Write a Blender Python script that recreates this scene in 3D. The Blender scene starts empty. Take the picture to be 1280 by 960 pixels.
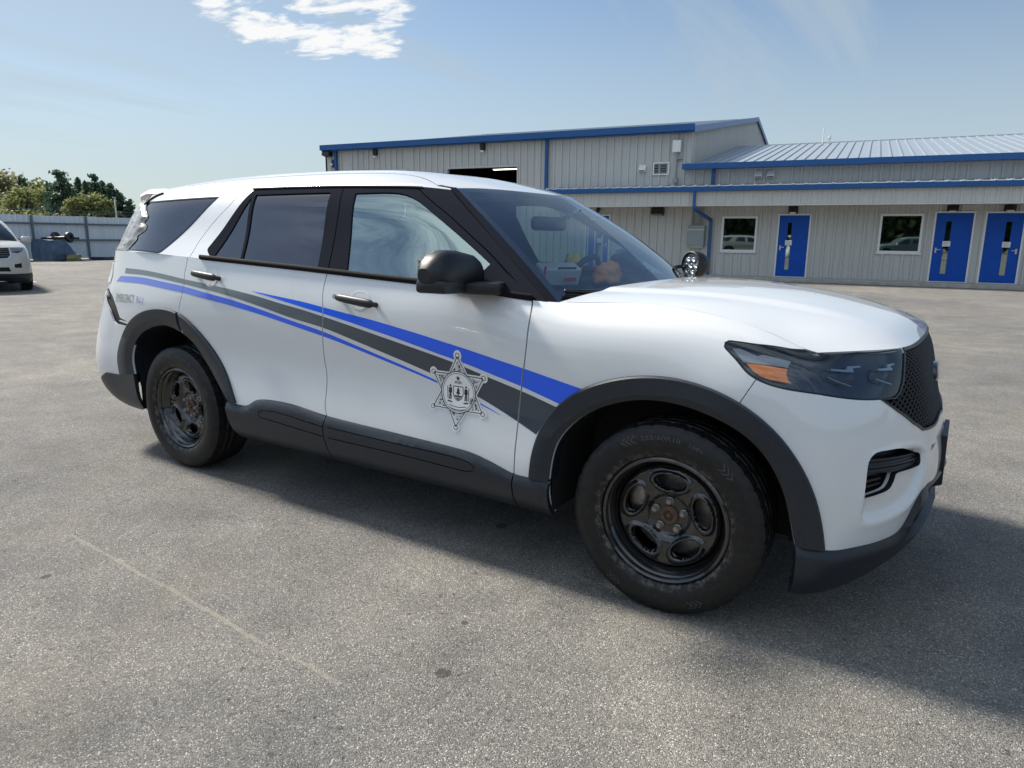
import bpy, bmesh, math, random
import numpy as np
from mathutils import Vector, Matrix
from mathutils.geometry import delaunay_2d_cdt
R=math.radians
random.seed(7); rng=np.random.default_rng(7)
S=bpy.context.scene
# ------------------------------------------------------------------ camera
cam=bpy.data.cameras.new('camera'); camo=bpy.data.objects.new('camera',cam); S.collection.objects.link(camo)
YAW,PITCH,ROLL=0.5711,0.2061,0.0114
_f=Vector((-math.sin(YAW)*math.cos(PITCH),math.cos(YAW)*math.cos(PITCH),-math.sin(PITCH)))
_r0=Vector((math.cos(YAW),math.sin(YAW),0)); _u0=_r0.cross(_f)
_r=_r0*math.cos(ROLL)+_u0*math.sin(ROLL); _u=-_r0*math.sin(ROLL)+_u0*math.cos(ROLL)
m=Matrix((( _r.x,_u.x,-_f.x,0.8640),(_r.y,_u.y,-_f.y,-3.3161),(_r.z,_u.z,-_f.z,1.3966),(0,0,0,1)))
camo.matrix_world=m
cam.sensor_width=36; cam.lens=878.24/1280*36; cam.clip_end=3000; cam.clip_start=.05
S.camera=camo
# ------------------------------------------------------------------ sky, sun, exposure
SUN_EL=R(44); SUN_AZ=(-1.0,0.03)      # sun stands behind the car (-x), slightly to its far side
W=bpy.data.worlds.new('World'); S.world=W; W.use_nodes=True
nt=W.node_tree; nt.nodes.clear()
def nd(t,typ,**kw):
    n=t.nodes.new(typ)
    for k,v in kw.items():
        if k in n.inputs.keys() if isinstance(k,str) else False: n.inputs[k].default_value=v
        else: setattr(n,k,v)
    return n
sky=nt.nodes.new('ShaderNodeTexSky'); sky.sky_type='NISHITA'; sky.sun_disc=False
sky.sun_elevation=SUN_EL; sky.sun_rotation=math.atan2(SUN_AZ[0],SUN_AZ[1])
sky.air_density=1.0; sky.dust_density=.25; sky.ozone_density=1.0; sky.altitude=50
bg=nt.nodes.new('ShaderNodeBackground'); bg.inputs['Strength'].default_value=0.060
wo=nt.nodes.new('ShaderNodeOutputWorld')
def clouds():
    L=nt.links.new
    tc=nt.nodes.new('ShaderNodeTexCoord'); sep=nt.nodes.new('ShaderNodeSeparateXYZ'); L(tc.outputs['Generated'],sep.inputs[0])
    def mth(op,a,b=None,c=None):
        n=nt.nodes.new('ShaderNodeMath'); n.operation=op
        for i,x in enumerate((a,b,c)):
            if x is None: continue
            if isinstance(x,(int,float)): n.inputs[i].default_value=x
            else: L(x,n.inputs[i])
        return n.outputs[0]
    zz=mth('MAXIMUM',sep.outputs['Z'],0.03); zz=mth('ADD',zz,0.06)
    px=mth('DIVIDE',sep.outputs['X'],zz); py=mth('DIVIDE',sep.outputs['Y'],zz)
    cb=nt.nodes.new('ShaderNodeCombineXYZ'); L(px,cb.inputs[0]); L(py,cb.inputs[1])
    def noise(scale,detail,rough,rot=0,sc=(1,1,1),dist=0,loc=(0,0,0)):
        mp=nt.nodes.new('ShaderNodeMapping'); mp.inputs['Rotation'].default_value=(0,0,rot); mp.inputs['Scale'].default_value=sc; mp.inputs['Location'].default_value=loc
        L(cb.outputs[0],mp.inputs[0])
        n=nt.nodes.new('ShaderNodeTexNoise'); n.inputs['Scale'].default_value=scale; n.inputs['Detail'].default_value=detail; n.inputs['Roughness'].default_value=rough; n.inputs['Distortion'].default_value=dist
        L(mp.outputs[0],n.inputs['Vector']); return n.outputs['Fac']
    def ss(x,a,b):
        n=nt.nodes.new('ShaderNodeMapRange'); n.interpolation_type='SMOOTHSTEP'; L(x,n.inputs[0]); n.inputs[1].default_value=a; n.inputs[2].default_value=b; return n.outputs[0]
    # thin high veil in long streaks
    veil=mth('MULTIPLY',ss(noise(1.1,8,.6,R(CL['vrot']),(1,.22,1),.6),CL['v0'],CL['v1']),CL['vk'])
    # one broken cumulus patch and a band of heavier cloud behind the photographer
    def patch(d,r0,r1):
        dt=nt.nodes.new('ShaderNodeVectorMath'); dt.operation='DOT_PRODUCT'; L(tc.outputs['Generated'],dt.inputs[0]); dt.inputs[1].default_value=Vector(d).normalized()
        return ss(dt.outputs['Value'],math.cos(r1),math.cos(r0))
    n2=noise(CL['ns'],8,.62,R(20),(1,1.6,1),.25)
    pm=None
    for d,r0,r1 in CL['spots']:
        q=patch(d,r0,r1); pm=q if pm is None else mth('MAXIMUM',pm,q)
    puff=ss(mth('ADD',n2,mth('MULTIPLY',mth('SUBTRACT',pm,1.0),.42)),CL['p0'],CL['p1'])
    n3=noise(3.2,9,.66,R(-12),(.4,1.3,1),.35,(3,1,0))
    back=mth('MULTIPLY',ss(n3,CL['b0'],CL['b1']),patch((0.1,-.62,.95),R(22),R(62)))
    milky=mth('MULTIPLY',patch(pxdir(-80,90),R(6),R(38)),mth('MULTIPLY_ADD',noise(1.3,7,.6,R(CL['vrot']),(1,.22,1),.5,(2,0,0)),.9,.12))
    tot=mth('MAXIMUM',veil,milky)
    # haze low over the horizon
    hz=mth('MULTIPLY',ss(sep.outputs['Z'],CL['hz'],0.0),CL['hk']); tot=mth('MAXIMUM',tot,hz)
    mx=nt.nodes.new('ShaderNodeMix'); mx.data_type='RGBA'; L(tot,mx.inputs[0]); L(sky.outputs[0],mx.inputs[6]); mx.inputs[7].default_value=CL['col']
    mxp=nt.nodes.new('ShaderNodeMix'); mxp.data_type='RGBA'; L(mth('MULTIPLY',puff,.92),mxp.inputs[0]); L(mx.outputs[2],mxp.inputs[6]); mxp.inputs[7].default_value=CL['pcol']; mx=mxp
    # cloud bank behind the photographer, brightened beyond the visible sky to add fill
    mx2=nt.nodes.new('ShaderNodeMix'); mx2.data_type='RGBA'; L(mth('MULTIPLY',back,CL['bk']),mx2.inputs[0]); L(mx.outputs[2],mx2.inputs[6]); mx2.inputs[7].default_value=CL['bcol']
    L(mx2.outputs[2],bg.inputs[0])
def pxdir(x,y):
    return _f+_r*((x-640)/878.24)-_u*((y-480)/878.24)
CL=dict(vrot=25,v0=.44,v1=.68,vk=.62,ns=3.3,p0=.405,p1=.55,b0=.36,b1=.62,bk=.62,hz=.36,hk=.80,col=(4.0,4.7,5.1,1),pcol=(8.2,8.2,8.1,1),bcol=(14.5,16.2,17.4,1),
        spots=[((-.75,.70,.62),R(4),R(9))])
CL['spots']=[(pxdir(430,-14),R(3.2),R(7.5)),(pxdir(320,-36),R(3),R(7)),(pxdir(462,22),R(1.5),R(4.5))]
clouds(); nt.links.new(bg.outputs[0],wo.inputs[0])
sun=bpy.data.lights.new('sun','SUN'); suno=bpy.data.objects.new('sun',sun); S.collection.objects.link(suno)
sun.energy=3.6; sun.angle=R(9.0); sun.color=(1.0,.93,.82)
_sd=Vector((SUN_AZ[0],SUN_AZ[1],0)).normalized()*math.cos(SUN_EL)+Vector((0,0,math.sin(SUN_EL)))
suno.rotation_euler=_sd.to_track_quat('Z','Y').to_euler()
S.view_settings.view_transform='Standard'; S.view_settings.look='None'; S.view_settings.exposure=1.02; S.view_settings.gamma=1; S.view_settings.use_curve_mapping=False
S.cycles.max_bounces=10; S.cycles.transparent_max_bounces=16
# ------------------------------------------------------------------ object helpers
COL=S.collection
def link(o,parent=None):
    COL.objects.link(o)
    if parent is not None: o.parent=parent
    return o
def meta(o,label=None,cat=None,group=None,kind=None):
    for k,v in (('label',label),('category',cat),('group',group),('kind',kind)):
        if v: o[k]=v
    return o
def empty(name,loc=(0,0,0),rz=0,label=None,cat=None,group=None,kind=None):
    o=bpy.data.objects.new(name,None); o.location=loc; o.rotation_euler=(0,0,rz); o.empty_display_size=.2
    link(o); return meta(o,label,cat,group,kind)
def mesh_obj(name,V,F,mat,parent=None,smooth=False,mats=None,midx=None,normals=None):
    me=bpy.data.meshes.new(name); me.from_pydata([tuple(map(float,v)) for v in V],[],[tuple(map(int,f)) for f in F])
    for mm in (mats or [mat]): me.materials.append(mm)
    if midx is not None: me.polygons.foreach_set('material_index',np.array(midx,dtype=np.int32))
    if smooth: me.polygons.foreach_set('use_smooth',np.ones(len(me.polygons),bool))
    me.update()
    o=bpy.data.objects.new(name,me); link(o,parent); return o
def bm_obj(name,bm,mat,parent=None,smooth=False,sharp=None):
    me=bpy.data.meshes.new(name)
    bmesh.ops.recalc_face_normals(bm,faces=bm.faces)
    if sharp is not None:
        for e in bm.edges:
            if len(e.link_faces)==2: e.smooth=e.calc_face_angle()<sharp
            else: e.smooth=False
        smooth=True
    for f in bm.faces: f.smooth=smooth
    bm.to_mesh(me); bm.free()
    for mm in (mat if isinstance(mat,(list,tuple)) else [mat]): me.materials.append(mm)
    o=bpy.data.objects.new(name,me); link(o,parent); return o
def box(bm,c,s,rot=None,bev=0.0,seg=2):
    r=bmesh.ops.create_cube(bm,size=1.0); vs=r['verts']
    M=Matrix.Translation(Vector(c))@((rot.to_4x4() if rot is not None else Matrix.Identity(4)))@Matrix.Diagonal((*s,1))
    bmesh.ops.transform(bm,matrix=M,verts=vs)
    if bev>0:
        es=list({e for v in vs for e in v.link_edges})
        bmesh.ops.bevel(bm,geom=es,offset=bev,segments=seg,affect='EDGES',profile=.5)
def box2(bm,a,b,bev=0.0):
    a=Vector(a);b=Vector(b); box(bm,(a+b)/2,[abs(x) for x in (b-a)],bev=bev)
def tube(bm,pts,r,n=8,cap=True):
    pts=[Vector(p) for p in pts]; rs=r if isinstance(r,(list,tuple)) else [r]*len(pts); rings=[]
    prev=None
    for i,p in enumerate(pts):
        t=(pts[min(i+1,len(pts)-1)]-pts[max(i-1,0)]).normalized()
        a=Vector((0,0,1)) if abs(t.z)<.9 else Vector((1,0,0))
        if prev is not None: a=prev
        x=(a-t*a.dot(t)).normalized(); y=t.cross(x); prev=x
        rings.append([bm.verts.new(p+(x*math.cos(k*2*math.pi/n)+y*math.sin(k*2*math.pi/n))*rs[i]) for k in range(n)])
    for A,B in zip(rings,rings[1:]):
        for k in range(n): bm.faces.new((A[k],A[(k+1)%n],B[(k+1)%n],B[k]))
    if cap: bm.faces.new(rings[0][::-1]); bm.faces.new(rings[-1])
def lathe(bm,prof,n=48,M=Matrix.Identity(4),cap=True):
    """profile of (radius, along) turned about local z"""
    rings=[]
    for r,h in prof:
        if r<1e-6: rings.append([bm.verts.new(M@Vector((0,0,h)))])
        else: rings.append([bm.verts.new(M@Vector((r*math.cos(2*math.pi*k/n),r*math.sin(2*math.pi*k/n),h))) for k in range(n)])
    for A,B in zip(rings,rings[1:]):
        if len(A)==1 and len(B)==1: continue
        for k in range(n):
            k2=(k+1)%n
            if len(A)==1: bm.faces.new((A[0],B[k2],B[k]))
            elif len(B)==1: bm.faces.new((A[k],A[k2],B[0]))
            else: bm.faces.new((A[k],A[k2],B[k2],B[k]))
# ------------------------------------------------------------------ materials
def new_mat(name):
    m=bpy.data.materials.new(name); m.use_nodes=True; return m,m.node_tree,m.node_tree.nodes['Principled BSDF']
def pbr(name,col,rough=.5,metal=0,spec=.5,coat=0,coatr=.03,noise=None,bump=None,trans=0,ior=1.5,alpha=1,dirt=None):
    """noise=(scale,amount) varies colour; bump=(scale,strength,dist); dirt=(colour,scale,lo,hi,amount)"""
    m,t,b=new_mat(name); L=t.links.new
    b.inputs['Base Color'].default_value=(*col,1); b.inputs['Roughness'].default_value=rough; b.inputs['Metallic'].default_value=metal
    b.inputs['Specular IOR Level'].default_value=spec; b.inputs['Coat Weight'].default_value=coat; b.inputs['Coat Roughness'].default_value=coatr
    b.inputs['Transmission Weight'].default_value=trans; b.inputs['IOR'].default_value=ior; b.inputs['Alpha'].default_value=alpha
    tc=None
    def coord():
        nonlocal tc
        if tc is None: tc=t.nodes.new('ShaderNodeTexCoord')
        return tc.outputs['Object']
    last=None
    if noise:
        n=t.nodes.new('ShaderNodeTexNoise'); n.inputs['Scale'].default_value=noise[0]; n.inputs['Detail'].default_value=6; n.inputs['Roughness'].default_value=.6; L(coord(),n.inputs['Vector'])
        r=t.nodes.new('ShaderNodeValToRGB'); a=noise[1]
        r.color_ramp.elements[0].color=(*[max(0,c*(1-a)) for c in col],1); r.color_ramp.elements[1].color=(*[min(1,c*(1+a)) for c in col],1)
        r.color_ramp.elements[0].position=.3; r.color_ramp.elements[1].position=.7
        L(n.outputs['Fac'],r.inputs[0]); last=r.outputs[0]
    if dirt:
        n=t.nodes.new('ShaderNodeTexNoise'); n.inputs['Scale'].default_value=dirt[1]; n.inputs['Detail'].default_value=8; n.inputs['Roughness'].default_value=.65; L(coord(),n.inputs['Vector'])
        r=t.nodes.new('ShaderNodeMapRange'); r.interpolation_type='SMOOTHSTEP'; r.inputs[1].default_value=dirt[2]; r.inputs[2].default_value=dirt[3]; r.inputs[4].default_value=dirt[4]; L(n.outputs['Fac'],r.inputs[0])
        x=t.nodes.new('ShaderNodeMix'); x.data_type='RGBA'; x.inputs[6].default_value=(*col,1); x.inputs[7].default_value=(*dirt[0],1); L(r.outputs[0],x.inputs[0])
        if last: L(last,x.inputs[6])
        last=x.outputs[2]
    if last: L(last,b.inputs['Base Color'])
    if bump:
        n=t.nodes.new('ShaderNodeTexNoise'); n.inputs['Scale'].default_value=bump[0]; n.inputs['Detail'].default_value=5; L(coord(),n.inputs['Vector'])
        u=t.nodes.new('ShaderNodeBump'); u.inputs['Strength'].default_value=bump[1]; u.inputs['Distance'].default_value=bump[2]; L(n.outputs['Fac'],u.inputs['Height']); L(u.outputs[0],b.inputs['Normal'])
    return m
# ---------------------------------------------------------------- body surfaces (x forward, right half given as half-width w, z up)
def _natural_d(U):
    n=len(U);A=np.zeros((n,n));B=np.zeros((n,n))
    A[0,0]=2;A[0,1]=1;B[0,0]=-3/(U[1]-U[0]);B[0,1]=3/(U[1]-U[0])
    A[-1,-1]=2;A[-1,-2]=1;B[-1,-2]=-3/(U[-1]-U[-2]);B[-1,-1]=3/(U[-1]-U[-2])
    for i in range(1,n-1):
        h0=U[i]-U[i-1];h1=U[i+1]-U[i]
        A[i,i-1]=1/h0;A[i,i]=2*(1/h0+1/h1);A[i,i+1]=1/h1
        B[i,i-1]=-3/h0**2;B[i,i]=3/h0**2-3/h1**2;B[i,i+1]=3/h1**2
    return np.linalg.solve(A,B)
class Patch:
    """smooth surface through a grid of (x, w, z) points; u, v run in metres of mean chord"""
    def __init__(s,grid):
        G=np.array(grid,float);G[:,:,1]*=-1.0
        s.G=G
        du=np.linalg.norm(np.diff(G,axis=0),axis=2).mean(1);dv=np.linalg.norm(np.diff(G,axis=1),axis=2).mean(0)
        s.U=np.concatenate([[0],np.cumsum(du)]);s.V=np.concatenate([[0],np.cumsum(dv)])
        s.DU=_natural_d(s.U);s.DV=_natural_d(s.V)
    def _w(s,U,D,t):
        t=np.clip(np.asarray(t,float),U[0],U[-1])
        i=np.clip(np.searchsorted(U,t,side='right')-1,0,len(U)-2)
        h=U[i+1]-U[i];q=(t-U[i])/h
        I=np.eye(len(U))
        h00=2*q**3-3*q**2+1;h10=q**3-2*q**2+q;h01=-2*q**3+3*q**2;h11=q**3-q**2
        return h00[:,None]*I[i]+h01[:,None]*I[i+1]+(h10*h)[:,None]*D[i]+(h11*h)[:,None]*D[i+1]
    def P(s,uv):
        uv=np.atleast_2d(uv)
        return np.einsum('ni,ijk,nj->nk',s._w(s.U,s.DU,uv[:,0]),s.G,s._w(s.V,s.DV,uv[:,1]))
    def N(s,uv):
        uv=np.atleast_2d(uv).astype(float);e=2e-3
        c=np.clip(uv,[s.U[0]+e,s.V[0]+e],[s.U[-1]-e,s.V[-1]-e])
        a=s.P(c+[e,0])-s.P(c-[e,0]);b=s.P(c+[0,e])-s.P(c-[0,e])
        n=np.cross(a,b);n/=np.linalg.norm(n,axis=1)[:,None]+1e-12
        return n*s.sign
    sign=1.0
def col(*p): return list(p)
WZ=[.27,.32,.46,.58,.75,.95,1.10]
def sect(x,ws,ztop,z=WZ): return [(x,w,zz) for w,zz in zip(ws,list(z)+[ztop])]
def rearc(w,dx,zt=1.25): return [(x+dx,w*k,z) for x,k,z in zip([-4.06,-4.11,-4.16,-4.17,-4.15,-4.08,-4.05,-4.0],[1,1,1,1,1,1,1,.97],[.34,.38,.48,.58,.75,.95,1.10,zt])]
LOW=Patch([
 rearc(0,0), rearc(.42,.012), rearc(.70,.05),
 [(-3.90,.80,.30),(-3.96,.84,.35),(-4.02,.88,.47),(-4.04,.885,.58),(-4.01,.87,.75),(-3.975,.83,.95),(-3.93,.805,1.10),(-3.86,.775,1.26)],
 sect(-3.72,[.85,.91,.945,.95,.935,.91,.885,.855],1.283),
 sect(-3.40,[.86,.93,.965,.965,.95,.945,.922,.888],1.28),
 sect(-3.02,[.87,.94,.98,.972,.953,.955,.935,.903],1.27),
 sect(-2.50,[.88,.945,.98,.965,.943,.955,.94,.908],1.25),
 sect(-1.90,[.88,.945,.98,.965,.942,.955,.94,.91],1.225),
 sect(-1.30,[.88,.945,.98,.965,.942,.953,.938,.91],1.197),
 sect(-0.85,[.88,.945,.98,.965,.943,.950,.930,.902],1.170),
 sect(-0.55,[.88,.945,.98,.965,.945,.948,.918,.866],1.145,[.27,.315,.46,.58,.75,.94,1.075]),
 sect(-0.20,[.88,.945,.98,.968,.952,.946,.908,.815],1.155,[.26,.31,.46,.58,.75,.94,1.08]),
 sect( 0.10,[.88,.945,.975,.968,.955,.940,.893,.810],1.133,[.25,.295,.45,.58,.75,.935,1.07]),
 sect( 0.32,[.88,.935,.955,.952,.942,.920,.872,.804],1.078,[.22,.27,.44,.57,.75,.92,1.030]),
 [(.47,.86,.20),(.49,.895,.26),(.50,.905,.42),(.505,.90,.56),(.50,.885,.75),(.475,.86,.90),(.46,.835,.985),(.462,.797,1.028)],
 [(.58,.74,.20),(.61,.765,.26),(.66,.765,.42),(.67,.76,.56),(.66,.75,.74),(.63,.735,.88),(.612,.70,.968),(.608,.672,1.034)],
 [(.69,.54,.23),(.73,.55,.28),(.78,.55,.42),(.79,.55,.56),(.765,.55,.73),(.735,.55,.88),(.715,.545,.97),(.692,.53,1.033)],
 [(.74,.29,.27),(.79,.29,.31),(.835,.29,.43),(.845,.29,.56),(.815,.29,.73),(.782,.29,.88),(.76,.285,.97),(.728,.28,1.033)],
 [(.76,0,.28),(.81,0,.32),(.85,0,.43),(.86,0,.56),(.83,0,.73),(.795,0,.88),(.768,0,.97),(.738,0,1.035)],
])
def _lt(i,f=0.0):      # point on the top edge of the lower body: node i plus a fraction of the next span
    u=LOW.U[i]+f*((LOW.U[i+1]-LOW.U[i]) if f else 0); p=LOW.P([[u,LOW.V[-1]]])[0]; return (p[0],-p[1],p[2])
HOOD=Patch([
 [_lt(11,.15),(-.45,.70,1.171),(-.41,.52,1.185),(-.37,.26,1.195),(-.35,0,1.197)],
 [_lt(12),(-.17,.68,1.174),(-.145,.51,1.184),(-.11,.26,1.194),(-.10,0,1.196)],
 [_lt(13),(.135,.67,1.152),(.165,.50,1.163),(.20,.26,1.172),(.22,0,1.174)],
 [_lt(14),(.37,.665,1.103),(.43,.50,1.120),(.475,.26,1.130),(.49,0,1.132)],
 [_lt(14,.62),(.505,.665,1.071),(.60,.505,1.078),(.65,.26,1.084),(.67,0,1.086)],
 [_lt(15),_lt(16),_lt(17),_lt(18),_lt(19)],
])
GREEN=Patch([
 [(-3.86,.775,1.26),(-3.80,.715,1.42),(-3.71,.64,1.595),(-3.68,.605,1.64)],
 [(-3.50,.878,1.281),(-3.48,.795,1.43),(-3.46,.69,1.60),(-3.45,.64,1.645)],
 [(-3.02,.903,1.27),(-3.01,.805,1.43),(-3.0,.70,1.615),(-3.0,.652,1.66)],
 [(-2.40,.909,1.246),(-2.40,.81,1.42),(-2.40,.702,1.618),(-2.40,.654,1.665)],
 [(-1.90,.91,1.225),(-1.90,.81,1.41),(-1.90,.70,1.612),(-1.90,.652,1.66)],
 [(-1.40,.91,1.202),(-1.45,.805,1.40),(-1.53,.69,1.602),(-1.55,.645,1.65)],
 [(-.95,.905,1.176),(-1.10,.79,1.385),(-1.33,.665,1.595),(-1.37,.62,1.637)],
 [(-.55,.866,1.145),(-.86,.755,1.365),(-1.20,.62,1.588),(-1.25,.585,1.62)],
])
ROOF=Patch([
 [(-3.68,.605,1.64),(-3.84,.48,1.675),(-3.91,.25,1.69),(-3.92,0,1.695)],
 [(-3.45,.64,1.645),(-3.45,.51,1.70),(-3.45,.26,1.725),(-3.45,0,1.73)],
 [(-3.0,.652,1.66),(-3.0,.52,1.722),(-3.0,.26,1.747),(-3.0,0,1.752)],
 [(-2.40,.654,1.665),(-2.40,.52,1.73),(-2.40,.26,1.755),(-2.40,0,1.76)],
 [(-1.90,.652,1.66),(-1.90,.52,1.722),(-1.88,.26,1.744),(-1.87,0,1.75)],
 [(-1.55,.645,1.65),(-1.53,.51,1.696),(-1.47,.26,1.712),(-1.45,0,1.715)],
 [(-1.25,.585,1.62),(-1.18,.45,1.626),(-1.04,.22,1.617),(-.99,0,1.612)],
])
WIND=Patch([
 [(-.55,.866,1.145),(-.47,.70,1.138),(-.38,.38,1.13),(-.34,0,1.13)],
 [(-.86,.755,1.365),(-.77,.60,1.382),(-.68,.31,1.388),(-.65,0,1.388)],
 [(-1.25,.585,1.62),(-1.18,.45,1.626),(-1.04,.22,1.617),(-.99,0,1.612)],
])
BACK=Patch([
 [(-3.86,.775,1.26),(-3.95,.68,1.255),(-3.988,.41,1.25),(-4.0,0,1.25)],
 [(-3.80,.715,1.42),(-3.91,.61,1.44),(-3.955,.33,1.452),(-3.965,0,1.452)],
 [(-3.68,.605,1.64),(-3.84,.48,1.675),(-3.91,.25,1.69),(-3.92,0,1.695)],
])
for _p,_c in ((LOW,(-2,0,.6)),(HOOD,(0,0,.5)),(GREEN,(-2,0,1.2)),(ROOF,(-2,0,1.)),(WIND,(-2,0,1.)),(BACK,(-2,0,1.))):
    _m=np.array([[_p.U[-1]*.45,_p.V[-1]*.5]])
    if np.dot(_p.N(_m)[0],_p.P(_m)[0]-np.array(_c))<0: _p.sign=-1.0
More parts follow.
